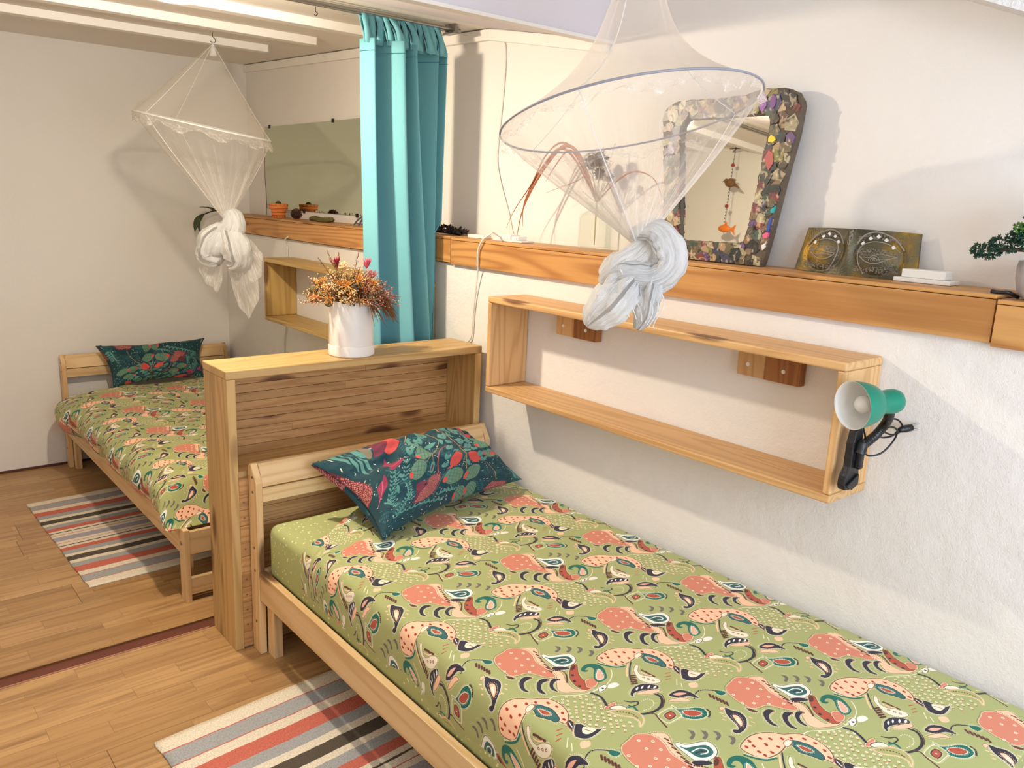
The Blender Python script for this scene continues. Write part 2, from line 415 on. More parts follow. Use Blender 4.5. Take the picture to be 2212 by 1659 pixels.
# narrow moulding where the upper right wall meets the alcove ceiling
m = MB(); m.prism([(.25, ceil_z(.25)-.004), (YF, ceil_z(YF)-.004), (YF, ceil_z(YF)-.045), (.25, ceil_z(.25)-.045)], 0, XW-.018, XW-.0005)
struct('trim_6', m, trimw, bevel=.003)
m = MB(); m.prism([(-.40, 2.034), (.25, ceil_z(.25)-.004), (.25, ceil_z(.25)-.045), (-.395, 1.992)], 0, XW-.018, XW-.0005)
struct('trim_7', m, trimw, bevel=.003)
# rough white roof beam crossing high on the right wall
m = MB(); m.prism([(-1.40, 2.045), (-2.9, 1.43), (-2.9, 1.62), (-1.40, 2.24)], 0, XW-.17, XW+.02)
struct('trim_8', m, wall_mat('rough_painted_beam', (240, 240, 240), 1.0, 22))
m = MB(); m.box(XL, 0, YF-.008, YF, FZ, FZ+.013); struct('baseboard_far', m, plain('dark_floor_edge', (84, 48, 34), .6))
# plaster crack line on the far wall
# ------------------------------------------------------------------ timber ledge beams let into the right wall
def ledge(y0, y1, z0, z1, x, label, slant=0):
    t = thing('timber_beam', (0, (y0+y1)/2, z0), label, 'beam', 'timber beams along the right wall')
    m = MB(); m.box(x, x+.03, y0, y1, z0, z1-.011); obj('face_board', m, w_beam[1], t, bevel=.0015)
    m = MB(); m.box(x-.001, XW-.002, y0, y1, z1-.0095, z1); obj('top_board', m, w_beam[1], t, bevel=.0015)
    m = MB(); m.box(x+.032, XW-.004, y0+.003, y1-.003, z0+.004, z1-.012); obj('core', m, w_block, t)
    return t
LZ = 1.347
ledge(.2405, YF-.002, 1.248, LZ+.002, -.02, 'honey-coloured timber beam in the alcove wall, left of the teal curtain')
ledge(-1.7615, .2375, 1.243, LZ, -.02, 'long honey-coloured timber beam under the collage mirror and mask')
ledge(-3.39, -1.7655, 1.236, 1.338, -.024, 'short stretch of timber beam under the potted bonsai, at the right edge')

# ------------------------------------------------------------------ low shelf unit dividing the room
dx0, dx1, dd, dh = -1.0253, -.0306, .203, .951
t = thing('divider_shelf', (-.53, .1, 0), 'pine shelf unit dividing the two beds, vase of dried flowers on top', 'shelf unit')
def wb(name, x0, x1, y0, y1, z0, z1, mat, par, bevel=.0015, **kw):
    m = MB(); m.box(x0, x1, y0, y1, z0, z1)
    return obj(name, m, mat, par, bevel=bevel, origin=((x0+x1)/2, (y0+y1)/2, (z0+z1)/2), **kw)
wb('top_board', dx0, dx1, 0, dd, dh-.027, dh, w_div[0], t, .003)
NZ = .615
wb('end_panel', dx0+.002, dx0+.030, .001, dd*.5, 0, dh-.0275, w_div[2], t)
wb('end_panel', dx0+.002, dx0+.030, dd*.5+.0008, dd-.001, 0, dh-.0275, w_div[2], t)
wb('end_panel', dx1-.030, dx1-.002, .001, dd-.001, 0, dh-.0275, w_div[2], t)
wb('shelf_board', dx0+.0305, dx1-.0305, .0185, dd-.0025, NZ-.02, NZ, w_div[0], t)
n = 10; z = NZ+.0002; hgt = (dh-.028-NZ)/n
for i in range(n):
    j = R.uniform(-.0012, .0012)
    if i in (2, 6, 8):
        xs = R.uniform(-.75, -.35)
        wb('back_plank', dx0+.031, xs-.0006, dd-.018+j, dd-.003, z+.0006, z+hgt-.0006, w_panel[0], t, .0008)
        wb('back_plank', xs+.0006, dx1-.031, dd-.018-j, dd-.003, z+.0006, z+hgt-.0006, w_panel[0], t, .0008)
    else:
        wb('back_plank', dx0+.031, dx1-.031, dd-.018+j, dd-.003, z+.0006, z+hgt-.0006, w_panel[0], t, .0008)
    z += hgt
n = 11; hgt = (NZ-.022)/n
for i in range(n):
    j = R.uniform(-.001, .001)
    wb('front_plank', dx0+.0305, dx1-.0305, .003+j, .018, .004+i*hgt, .004+(i+1)*hgt-.0012, w_panel[0], t, .0008)
m = MB()
for i in range(n):
    m.lathe([(0, -.0008), (.0032, -.0006), (.003, 0)], 8, (dx0+.045, .002, .03+i*hgt), Matrix.Rotation(PI/2, 4, 'X'))
obj('nail_heads', m, metal, t, kind='stuff')
TILE = """f,ring,,0,-15 -198 27 -205 72 -234 85 -259 74 -282 61 -302 70 -330 74 -357 70 -370 18 -355 -47 -299 -38 -266 -15 -242 -9 -221
s,cream,,2,-16 -198 -3 -192 12 -194 29 -204 53 -220 81 -229 115 -231 144 -224 166 -210 180 -194
p,peach,brown,1.0,75 -6 98 -17 101 -33 86 -55 78 -80 73 -103 76 -120 81 -134 76 -150 68 -163 63 -179 61 -196 69 -209 99 -220 75 -220 52 -208 37 -199 31 -190 31 -178 42 -163 55 -149 61 -139 64 -109 63 -70 74 -46 78 -25
p,coral,cream,1.0,2 1 19 5 28 6 45 10 60 5 73 -7 78 -25 74 -46 63 -70 63 -90 64 -109 63 -128 61 -139 51 -138 39 -125 28 -104 15 -90 -3 -86 -17 -78 -19 -60 -19 -42 -15 -25 -10 -11
r,cream,,4.2,42 -7
r,cream,,4.2,63 -25
r,cream,,4.2,-8 -26
r,cream,,4.2,36 -32
r,cream,,4.2,28 -62
r,cream,,4.2,46 -78
r,cream,,4.2,56 -51
r,cream,,4.2,51 -111
r,cream,,4.2,2 -71
r,cream,,4.2,-18 -56
r,cream,,4.2,25 -92
s,dbrown,,4,89 -33 90 -41
s,dbrown,,4,85 -46 85 -55
s,dbrown,,4,80 -60 81 -68
s,dbrown,,4,76 -74 77 -82
s,dbrown,,4,72 -88 72 -95
s,dbrown,,4,67 -101 68 -109
s,dbrown,,4,63 -114 64 -122
p,white,navy,1.0,90 -58 100 -57 107 -70 132 -80 150 -90 150 -107 139 -122 118 -128 96 -122 85 -109 86 -86
p,teal,,1.0,93 -65 101 -77 123 -86 138 -95 139 -107 132 -118 118 -120 103 -114 96 -103 96 -86
s,white,,3,100 -91 120 -93 129 -104 123 -111 109 -106
s,navy,,3,103 -98 119 -102 122 -107
p,navy,white,1.0,76 -109 95 -117 107 -131 105 -138 90 -131 75 -121
s,dbrown,1,4,73 -92 70 -116 85 -131 85 -146 71 -165 64 -173
p,rust,dbrown,1.0,122 -128 130 -134 123 -144 110 -159 101 -178 100 -196 104 -205 107 -215 101 -218 81 -217 72 -204 73 -186 79 -167 92 -151 104 -140
p,coral,cream,1.0,94 -201 101 -192 113 -191 122 -199 121 -209 109 -217 96 -218 88 -210
p,dbrown,,1.0,112 -134 123 -131 124 -137 113 -144 104 -144 105 -139
d,navy,,4.5,93 -159
d,navy,,4.5,81 -178
d,navy,,4.5,77 -198
p,dteal,,1.0,128 -151 145 -146 162 -151 171 -165 170 -181 158 -200 147 -212 130 -215 120 -210 121 -200 132 -186 147 -173 150 -163 144 -157 131 -160 135 -167 126 -167 121 -159
p,pink,cream,2,157 -176 155 -189 145 -205 133 -209 126 -205 134 -193
s,cream,1,1.6,150 -189 138 -202
p,white,,1.0,132 -232 150 -235 151 -246 139 -248 122 -242
p,white,navy,1.0,108 -227 122 -226 127 -231 119 -238 103 -241 97 -236
d,navy,,3.5,112 -234
s,cream,,2,90 -227 100 -229 108 -227
p,navy,cream,1.0,-3 -99 10 -102 16 -113 6 -113 -6 -114 -17 -122 -23 -134 -24 -149 -32 -137 -29 -122 -18 -107
d,rust,,3,11 -112
s,cream,1,1.5,-7 -132 -15 -142 -14 -152
p,navy,cream,1.0,22 -128 35 -131 41 -142 31 -142 19 -142 8 -151 2 -162 0 -177 -8 -165 -5 -151 7 -136
d,rust,,3,36 -141
s,cream,1,1.5,18 -160 10 -170 10 -180
p,navy,cream,1.0,45 -143 56 -146 62 -155 53 -154 43 -155 33 -162 28 -172 26 -185 20 -175 22 -162 32 -150
d,rust,,3,57 -154
s,cream,1,1.5,41 -170 34 -179 35 -187
p,dbrown,cream,1.0,-26 -70 -19 -80 -15 -94 -25 -89 -29 -80
p,dteal,cream,1.0,-27 9 -18 0 -14 -8 -20 -14 -32 -11 -34 0
s,dbrown,,5,-49 7 -55 -2
s,dbrown,,5,-47 -1 -54 -10
s,dbrown,,5,-46 -9 -52 -18
s,dbrown,,5,-45 -17 -51 -26
s,dbrown,,5,-44 -25 -50 -34
s,dbrown,,5,-43 -33 -49 -42
s,navy,,3,-89 16 -69 27 -51 27 -36 16 -28 7
s,cream,1,1.5,-84 18 -65 26 -46 27 -32 17
p,navy,cream,1.5,-61 -42 -57 -55 -49 -72 -55 -91 -77 -108 -101 -114 -115 -110 -116 -100 -108 -98 -101 -104 -91 -93 -85 -75 -77 -57
p,peach,dbrown,1.6,-70 -67 -62 -76 -71 -93 -86 -103 -87 -97 -79 -80
p,cream,,1.0,-73 -78 -69 -82 -76 -92 -82 -95 -79 -86
s,peach,,3,-72 -41 -70 -46
s,peach,,3,-84 -47 -82 -52
s,peach,,3,-88 -58 -87 -63
s,peach,,3,-98 -65 -96 -70
s,peach,,3,-47 -93 -45 -98
s,peach,,3,-56 -105 -55 -110
s,peach,,3,-70 -109 -68 -114
p,peach,brown,1.0,-71 -35 -62 -38 -66 -45 -76 -43
p,grey,,1.0,146 -44 153 -53 146 -63 130 -68 130 -61 140 -59 145 -50
s,cream,1,1.2,152 -41 159 -50 153 -62
p,grey,,1.0,167 -60 173 -69 167 -79 151 -84 151 -77 160 -75 165 -66
s,cream,1,1.2,173 -58 180 -66 173 -78
p,grey,,1.0,186 -77 192 -86 186 -96 170 -100 170 -94 179 -92 184 -84
s,cream,1,1.2,192 -75 199 -83 192 -95
p,grey,,1.0,198 -104 205 -113 198 -122 182 -127 182 -120 191 -118 197 -110
s,cream,1,1.2,204 -102 212 -110 204 -122
p,peach,dbrown,1.6,190 -139 208 -133 236 -131 262 -139 281 -153 294 -168 316 -181 329 -199 332 -223 327 -246 315 -264 297 -274 293 -264 290 -253 292 -242 291 -217 293 -195 283 -190 263 -192 236 -196 207 -192 192 -182 186 -164 185 -148
s,rust2,,6,219 -138 218 -141
s,rust2,,6,244 -146 244 -149
s,rust2,,6,259 -159 259 -162
s,rust2,,6,213 -152 212 -155
s,rust2,,6,237 -164 236 -167
s,rust2,,6,250 -183 250 -185
s,rust2,,6,206 -169 206 -172
s,rust2,,6,225 -185 225 -188
s,rust2,,6,279 -173 278 -176
s,rust2,,6,296 -183 295 -186
s,rust2,,6,315 -200 315 -203
s,rust2,,6,321 -221 321 -223
s,rust2,,6,316 -244 315 -246
s,rust2,,6,199 -145 198 -148
s,rust2,,6,207 -182 206 -185
s,rust2,,6,304 -261 304 -264
p,teal,navy,1.6,280 -182 294 -192 300 -202 307 -220 304 -239 297 -256 285 -258 282 -247 275 -230 270 -217 276 -201
p,rust,cream,1.8,285 -204 294 -218 294 -235 281 -224
p,cream,rust,1.5,270 -183 286 -183 286 -192 270 -196 263 -192
s,dteal,1,5,174 -157 182 -174 196 -193 219 -202
s,cream,,1.4,178 -154 186 -172 200 -191 223 -199
p,navy,rust,1.5,310 -270 312 -278 309 -290 293 -299 294 -290 298 -277
s,cream,,2.5,305 -276 300 -289
p,navy,cream,1.5,311 106 321 99 325 82 337 66 349 64 329 58 302 57 288 68 286 83
p,cream,,1.0,318 90 327 77 332 67 310 67 304 78
s,rust,,2,315 82 321 69
p,peach,,1.0,281 60 297 51 286 39 271 47
s,cream,,2,272 86 255 72
s,cream,,2,267 70 256 58
p,cream,brown,1.0,240 -214 243 -220 225 -234 221 -251 233 -265 240 -284 233 -293 216 -288 205 -274 202 -258 211 -239 222 -224
s,dbrown,,5,236 -237 238 -246 238 -258 240 -270
s,peach,,3,229 -240 230 -252 237 -264
r,brown,,4,217 -258
r,brown,,4,221 -269
r,brown,,4,225 -279
s,navy,,3,240 -199 223 -212 201 -231 185 -249 180 -264
s,peach,,4,229 -201 208 -216 190 -233
s,dbrown,,5,195 -237 207 -241
s,dbrown,,5,190 -243 202 -247
s,dbrown,,5,185 -249 197 -253
s,dbrown,,5,180 -255 192 -259
s,dbrown,,5,175 -261 187 -265
s,rust,,2.5,270 -277 281 -281
s,rust,,2.5,262 -286 272 -290
s,rust,,2.5,252 -293 262 -297
s,navy,,6,188 -315 191 -328 180 -343 159 -354 136 -355 115 -349 105 -340
s,dbrown,,2,194 -312 198 -327 184 -346 163 -357
p,navy,white,1.0,157 -276 176 -271 198 -275 210 -286 218 -299 209 -307 190 -300 171 -290 153 -287 143 -294 143 -286
p,white,,1.0,169 -278 178 -276 174 -281 165 -283
p,white,,1.0,183 -281 192 -279 187 -284 178 -286
p,white,,1.0,195 -289 205 -287 200 -292 191 -294
p,white,,1.0,205 -297 215 -296 210 -301 201 -302
p,peach,brown,1.0,158 -290 183 -296 207 -307 204 -316 183 -311 166 -300
s,cream,1,2.6,143 -315 160 -317 166 -328 157 -339 140 -343 124 -340
s,navy,,3,116 -293 124 -304 137 -311 132 -318 116 -317 112 -310
s,dteal,,5,105 -313 116 -319 113 -332
p,coral,cream,1.0,63 -286 81 -283 96 -285 89 -293 68 -294
p,cream,navy,1.5,75 -291 93 -296 101 -306 99 -316 86 -308 72 -299
p,green2,peach,2.6,66 -301 88 -310 104 -325 109 -345 96 -365 76 -373 88 -362 88 -344 75 -328 66 -314
s,dbrown,1,3,74 -310 87 -322 95 -336 94 -352
s,navy,,6,80 -232 86 -249 82 -266 74 -282
s,grey,1,2.5,80 -235 84 -251 78 -268
p,navy,cream,1.0,209 57 239 58 255 43 257 25 253 10 242 28 219 38
p,pink,,1.0,219 54 236 50 247 38 226 43
p,peach,brown,1.0,194 45 219 38 232 25 229 14 220 23 202 33
p,dteal,cream,1.6,186 30 185 16 198 6 220 -4 232 -18 223 -36 202 -37 184 -27 173 -10 172 7
p,rust,cream,1.8,189 3 208 -6 217 -21 211 -28 193 -21 185 -9
s,navy,1,4,236 -22 233 -34 216 -43
p,green,cream,2,135 24 165 27 179 24 182 14 176 -5 155 -7 133 -6 131 7
p,rust,navy,2,147 16 168 17 166 3 144 1
d,cream,,2.5,156 9
s,dbrown,,3.4,125 41 134 31 128 15 119 -13"""
PIL = """s,stem,,5,430 478 426 429 429 360 430 284 411 208 403 150
s,stem,,3,399 527 391 466 366 413 330 372 243 303
s,stem,,2.5,378 535 345 493 297 473 262 455
s,stem,,2.5,427 472 471 424 504 378 544 320
s,stem,,3,437 364 455 309 460 283
s,stem,,2.5,430 345 407 296 396 286
s,stem,,2.5,430 284 400 215 380 163
s,stem,,2.5,326 374 287 336 272 287
s,stem,,4,492 203 527 159 552 103 557 31
s,stem,,2,336 205 295 168 236 68
p,red,dred,1.0,248 523 241 516 228 512 214 513 200 518 189 526 184 535 185 544 192 551 204 555 218 554 232 549 243 542 249 532
p,red,dred,1.0,265 485 257 472 240 459 217 448 194 441 174 440 162 445 160 454 167 467 183 480 205 491 228 498 248 500 262 495
p,red,dred,1.0,392 234 379 217 364 205 350 202 340 208 336 221 338 240 347 260 360 277 375 289 389 292 399 287 403 273 401 255
p,red,dred,1.0,488 202 475 196 461 198 448 209 439 226 435 246 437 264 445 278 457 285 471 283 485 273 495 256 499 236 496 216
p,red,dred,1.0,570 500 564 496 555 495 545 497 536 502 529 509 527 517 528 524 534 528 543 530 553 528 562 522 569 515 572 507
p,red,dred,1.0,614 448 607 443 597 443 586 448 576 456 570 466 568 477 571 485 579 490 589 490 600 486 609 478 616 468 618 457
p,red,,1.0,346 215 315 202 339 195
p,wine,,1.0,171 512 187 481 195 467 154 448 123 450 148 477
p,taupe,,1.0,140 520 171 512 168 487 134 490
p,taupe,,1.0,111 476 129 480 129 461 108 455
p,sage,dsage,2,297 353 286 338 272 328 257 325 244 328 235 337 231 351 232 367 238 384 249 398 263 408 277 412 290 410 300 401 305 387 304 370
s,dsage,,2,250 406 237 356
s,dsage,,2,268 409 299 387
s,dsage,,2,266 409 243 342
s,dsage,,2,253 396 297 368
s,dsage,,2,278 405 253 333
s,dsage,,2,243 382 290 351
s,dsage,,2,288 397 266 330
s,dsage,,2,236 365 279 336
s,dsage,,2,295 383 282 332
s,dsage,,2,233 346 264 324
p,red,,1.0,234 376 245 367 233 342 226 351
p,sage,dsage,2,236 268 224 252 209 242 193 238 180 242 170 253 166 268 167 286 174 304 185 319 200 330 215 334 229 330 239 320 244 305 243 286
s,dsage,,2,186 328 172 274
s,dsage,,2,206 330 239 306
s,dsage,,2,203 330 179 258
s,dsage,,2,190 317 236 284
s,dsage,,2,216 326 189 248
s,dsage,,2,178 301 229 266
s,dsage,,2,227 317 202 243
s,dsage,,2,171 284 217 250
s,dsage,,2,234 301 220 245
s,dsage,,2,168 263 201 237
p,red,,1.0,169 295 181 285 168 258 160 269
p,sage,dsage,2,379 108 365 92 347 83 329 81 312 88 299 101 292 119 292 139 299 158 312 174 329 183 347 186 365 180 378 167 386 149 386 128
s,dsage,,2,312 183 300 124
s,dsage,,2,336 183 379 151
s,dsage,,2,333 183 309 105
s,dsage,,2,317 171 378 127
s,dsage,,2,349 177 323 93
s,dsage,,2,305 155 370 108
s,dsage,,2,363 165 340 86
s,dsage,,2,297 136 357 91
s,dsage,,2,374 146 361 85
s,dsage,,2,296 113 338 79
p,red,,1.0,294 149 310 136 296 107 285 121
p,sage,dsage,2,464 105 450 86 434 74 418 69 405 72 396 83 393 99 396 120 405 140 419 158 434 171 451 177 464 174 474 163 477 146 474 126
s,dsage,,2,420 168 400 106
s,dsage,,2,440 172 472 147
s,dsage,,2,438 172 405 89
s,dsage,,2,422 156 467 123
s,dsage,,2,451 168 415 79
s,dsage,,2,409 138 457 102
s,dsage,,2,461 158 428 75
s,dsage,,2,400 117 443 84
s,dsage,,2,466 141 446 78
s,dsage,,2,395 94 425 68
p,red,,1.0,399 130 411 120 394 89 387 100
p,sage,dsage,2,600 244 588 231 573 222 557 219 543 223 532 233 526 246 526 263 532 278 543 292 558 301 574 304 588 301 600 291 606 277 606 261
s,dsage,,2,543 299 532 251
s,dsage,,2,564 301 600 277
s,dsage,,2,561 301 541 237
s,dsage,,2,548 290 598 258
s,dsage,,2,575 297 552 228
s,dsage,,2,537 276 592 242
s,dsage,,2,587 288 566 224
s,dsage,,2,530 260 581 228
s,dsage,,2,596 274 584 225
s,dsage,,2,529 242 564 217
p,red,,1.0,528 271 541 261 529 237 520 247
p,sage,dsage,2,627 346 615 333 599 325 581 322 565 326 552 336 544 350 543 366 548 381 559 394 575 403 592 405 609 402 622 392 631 378 632 362
s,dsage,,2,559 402 551 355
s,dsage,,2,581 403 624 378
s,dsage,,2,578 403 561 340
s,dsage,,2,564 392 624 360
s,dsage,,2,594 398 575 331
s,dsage,,2,554 379 617 344
s,dsage,,2,608 390 591 326
s,dsage,,2,548 363 606 330
s,dsage,,2,619 375 611 327
s,dsage,,2,548 345 589 320
p,red,,1.0,544 374 560 364 549 341 538 351
p,sage,dsage,2,676 249 663 236 647 228 628 226 610 231 597 242 589 256 587 273 593 289 604 302 620 310 639 312 656 308 671 298 680 283 681 266
s,dsage,,2,604 310 596 261
s,dsage,,2,627 310 672 283
s,dsage,,2,624 310 607 245
s,dsage,,2,610 300 672 263
s,dsage,,2,641 305 621 235
s,dsage,,2,599 286 666 247
s,dsage,,2,656 295 638 230
s,dsage,,2,593 270 654 233
s,dsage,,2,668 280 659 230
s,dsage,,2,593 251 636 223
p,red,,1.0,588 281 605 271 594 247 582 258
p,sage,dsage,2,391 3 382 -8 372 -14 360 -15 351 -11 343 -3 340 8 340 21 345 33 353 43 364 50 375 51 385 48 392 40 396 28 396 15
s,dsage,,2,354 49 345 12
s,dsage,,2,368 49 391 27
s,dsage,,2,366 50 350 0
s,dsage,,2,357 41 390 13
s,dsage,,2,376 45 357 -8
s,dsage,,2,349 31 384 0
s,dsage,,2,384 38 367 -12
s,dsage,,2,343 19 376 -10
s,dsage,,2,389 26 379 -12
s,dsage,,2,342 4 365 -18
p,red,,1.0,342 27 351 19 342 1 336 9
p,sage,dsage,2,448 6 439 -4 428 -11 417 -12 406 -8 399 0 395 12 396 25 400 37 409 48 420 54 431 56 442 52 450 44 454 32 453 19
s,dsage,,2,409 54 400 16
s,dsage,,2,424 54 449 32
s,dsage,,2,422 54 405 3
s,dsage,,2,412 46 447 16
s,dsage,,2,432 50 413 -4
s,dsage,,2,404 35 442 4
s,dsage,,2,441 42 424 -9
s,dsage,,2,399 23 433 -7
s,dsage,,2,446 30 437 -9
s,dsage,,2,397 8 421 -15
p,red,,1.0,397 32 407 23 397 4 391 13
p,sage,dsage,2,437 610 434 606 428 604 422 603 416 604 411 607 408 611 407 616 408 621 412 625 417 627 423 628 429 627 434 624 438 620 439 615
s,dsage,,2,412 627 410 613
s,dsage,,2,419 627 433 617
s,dsage,,2,418 627 415 608
s,dsage,,2,414 624 434 611
s,dsage,,2,424 626 420 606
s,dsage,,2,411 620 433 606
s,dsage,,2,430 623 426 604
s,dsage,,2,409 615 429 602
s,dsage,,2,434 619 433 604
s,dsage,,2,410 610 423 599
p,red,,1.0,407 618 413 616 410 608 406 611
p,wine2,,1.0,115 416 132 420 149 437 151 416 154 394 178 381 152 362 130 357 115 349 101 357 109 379
s,pinkl,,3,126 416 126 383 146 379 187 384
p,wine2,,1.0,39 334 63 346 74 360 76 338 70 308 46 283 25 263 33 305
s,pinkl,,3,60 341 49 308 14 237
p,wine,,1.0,-2 476 6 462 15 432 25 401 29 366 22 338 -10 293 -12 333 -13 385 -9 433
n,pinkd,,3,-2 476 6 462 15 432 25 401 29 366 22 338 -10 293 -12 333 -13 385 -9 433
p,wine,,1.0,179 212 204 211 223 199 245 207 261 220 288 211 279 163 257 116 225 76 186 65 140 83 158 123 173 186
n,pinkd,,3,235 206 261 220 288 211 279 163 257 116 225 76 186 65 145 84 180 130 217 158
p,wine,,1.0,489 -3 536 27 588 21 615 14 591 -16 539 -18 494 -24
n,pinkd,,3,495 -3 536 27 588 21 611 12 589 -14 539 -18
s,wine,,14,281 207 286 257 305 313 330 350 358 358 376 334
s,pinkd,1,4,282 214 286 257 305 313 330 350 358 358 376 330
s,navyd,,12,206 165 214 175
p,mint,,1.0,357 481 372 493 375 483 388 489 384 469 367 457 355 464
d,wine,,5,369 474
d,navyd,,3,369 474
p,mint,,1.0,324 468 339 479 341 470 354 475 350 456 334 444 322 451
d,wine,,5,336 461
d,navyd,,3,336 461
p,mint,,1.0,291 448 306 459 308 450 321 455 317 436 301 424 289 431
d,wine,,5,303 441
d,navyd,,3,303 441
p,mint,,1.0,257 430 271 441 273 432 286 437 281 418 266 406 255 413
d,wine,,5,268 423
d,navyd,,3,268 423
p,mint,,1.0,223 419 237 430 239 421 251 426 247 407 232 395 221 403
d,wine,,5,234 412
d,navyd,,3,234 412
p,mint,,1.0,390 438 406 449 408 440 423 445 418 425 401 412 388 420
d,wine,,5,403 430
d,navyd,,3,403 430
p,mint,,1.0,378 392 394 404 396 394 410 399 406 379 389 366 376 374
d,wine,,5,391 385
d,navyd,,3,391 385
p,mint,,1.0,354 346 369 357 372 347 386 352 381 332 365 319 352 327
d,wine,,5,367 338
d,navyd,,3,367 338
p,mint,,1.0,323 288 338 299 341 288 355 293 350 273 334 261 321 270
d,wine,,5,336 279
d,navyd,,3,336 279
p,mint,,1.0,302 247 318 258 320 248 334 252 329 232 313 220 300 229
d,wine,,5,315 239
d,navyd,,3,315 239
p,mint,,1.0,433 440 449 452 452 442 467 448 462 427 445 414 431 422
d,wine,,5,447 433
d,navyd,,3,447 433
p,mint,,1.0,443 391 460 403 463 393 478 398 473 377 455 364 441 372
d,wine,,5,457 383
d,navyd,,3,457 383
p,mint,,1.0,460 353 477 364 480 354 495 359 491 338 473 325 459 334
d,wine,,5,475 344
d,navyd,,3,475 344
p,mint,,1.0,474 315 491 327 494 316 510 321 505 300 487 287 472 296
d,wine,,5,489 306
d,navyd,,3,489 306
p,mint,,1.0,493 267 510 278 513 267 529 272 524 250 506 237 491 247
d,wine,,5,508 257
d,navyd,,3,508 257
p,mint,,1.0,495 225 513 237 516 225 532 230 527 208 509 196 494 205
d,wine,,5,510 216
d,navyd,,3,510 216
p,mint,,1.0,457 474 474 486 476 476 491 482 486 461 469 448 455 456
d,wine,,5,471 467
d,navyd,,3,471 467
p,mint,,1.0,495 465 512 477 516 467 531 473 526 452 508 439 494 446
d,wine,,5,510 458
d,navyd,,3,510 458
p,mint,,1.0,526 441 544 453 547 443 563 448 558 427 540 414 525 422
d,wine,,5,541 433
d,navyd,,3,541 433
p,mint,,1.0,562 422 580 434 583 424 600 429 595 408 576 394 560 402
d,wine,,5,578 414
d,navyd,,3,578 414
p,mint,,1.0,328 508 315 515 294 512 276 503 289 497 309 497
p,mint,,1.0,297 466 282 464 263 449 250 433 264 437 283 449
p,mint,,1.0,318 526 327 515 345 515 361 521 351 530 334 534
p,mint,,1.0,349 406 338 416 318 415 302 408 313 400 331 397
p,mint,,1.0,372 424 361 410 358 392 360 379 370 393 376 412
p,mint,,1.0,416 329 399 327 379 312 364 296 380 299 401 310
p,mint,,1.0,435 319 438 303 452 295 467 295 462 310 451 321
p,mint,,1.0,537 308 543 325 537 339 527 344 523 328 526 312
p,mint,,1.0,505 483 512 466 532 458 550 457 542 473 525 485
p,mint,,1.0,42 499 38 483 42 470 49 464 51 479 50 494
p,mint,,1.0,57 504 53 490 56 480 62 476 65 489 64 501
p,mint,,1.0,62 476 53 466 50 453 51 444 59 454 64 467
p,mint,,1.0,75 469 63 452 55 429 52 411 63 428 73 451
p,mint,,1.0,85 470 79 452 78 432 82 420 88 438 91 459
p,mint,,1.0,88 481 90 469 99 463 110 464 107 476 99 484
p,mint,,1.0,418 220 413 201 418 184 428 175 431 193 429 212
p,mint,,1.0,333 192 317 184 302 165 293 147 307 155 324 172
p,mint,,1.0,123 317 122 303 128 295 137 294 138 307 133 317
p,mint,,1.0,510 406 517 396 532 397 546 405 538 414 525 416
p,mint,,1.0,97 264 92 246 94 230 100 220 104 237 105 255
s,mint,,2,52 512 65 487 80 473 99 470
p,mint,,1.0,266 290 279 283 265 247 251 233 250 255
p,wine,,1.0,266 276 269 270 259 251 256 256
p,mint,,1.0,101 337 107 335 115 339 122 344 116 345 108 343
p,mint,,1.0,101 337 102 345 100 352 96 356 96 348 97 340
p,mint,,1.0,93 318 99 316 108 320 115 325 109 326 100 324
p,mint,,1.0,93 318 95 326 92 333 89 336 88 329 89 321
p,mint,,1.0,86 299 91 297 100 301 107 306 101 307 93 304
p,mint,,1.0,86 299 87 307 85 314 81 317 81 310 82 302
p,mint,,1.0,78 279 84 278 93 281 100 286 94 287 85 285
p,mint,,1.0,78 279 79 288 77 295 74 298 73 291 74 283
p,mint,,1.0,70 260 76 259 85 262 92 267 86 268 77 266
p,mint,,1.0,70 260 72 269 70 276 66 279 65 272 67 264
p,mint,,1.0,63 241 69 240 77 243 84 248 78 249 70 247
p,mint,,1.0,63 241 64 249 62 257 59 260 58 253 59 245
p,mint,,1.0,55 222 61 220 70 224 77 229 71 230 62 228
p,mint,,1.0,55 222 57 230 55 238 51 241 50 234 51 226
p,mint,,1.0,115 322 121 320 129 324 137 329 131 330 122 328
p,mint,,1.0,115 322 116 330 114 337 110 341 109 333 111 325
p,mint,,1.0,107 305 113 303 122 307 129 312 123 313 114 310
p,mint,,1.0,107 305 108 313 106 320 103 324 102 316 103 308
p,mint,,1.0,99 287 105 286 114 289 121 294 115 295 106 293
p,mint,,1.0,99 287 101 296 98 303 95 306 94 299 95 291
p,mint,,1.0,92 270 98 268 106 272 114 277 107 278 99 276
p,mint,,1.0,92 270 93 278 91 285 87 289 87 282 88 273
p,mint,,1.0,84 253 90 251 99 255 106 260 100 261 91 259
p,mint,,1.0,84 253 85 261 83 268 80 272 79 264 80 256
p,mint,,1.0,76 236 82 234 91 237 98 242 92 243 84 241
p,mint,,1.0,76 236 78 244 76 251 72 255 71 247 73 239
p,mint,,1.0,69 219 75 217 83 220 90 225 84 226 76 224
p,mint,,1.0,69 219 70 227 68 234 65 238 64 230 65 222
p,mint,,1.0,61 201 67 200 76 203 83 208 77 209 68 207
p,mint,,1.0,61 201 63 210 60 217 57 221 56 213 57 205
p,mint,,1.0,137 238 143 236 153 240 160 245 154 246 145 244
p,mint,,1.0,137 238 139 247 136 254 133 258 132 250 133 242
p,mint,,1.0,137 223 143 221 152 225 160 230 153 231 144 229
p,mint,,1.0,137 223 138 231 136 239 132 243 131 235 133 227
p,mint,,1.0,136 208 142 206 152 209 159 214 153 215 144 213
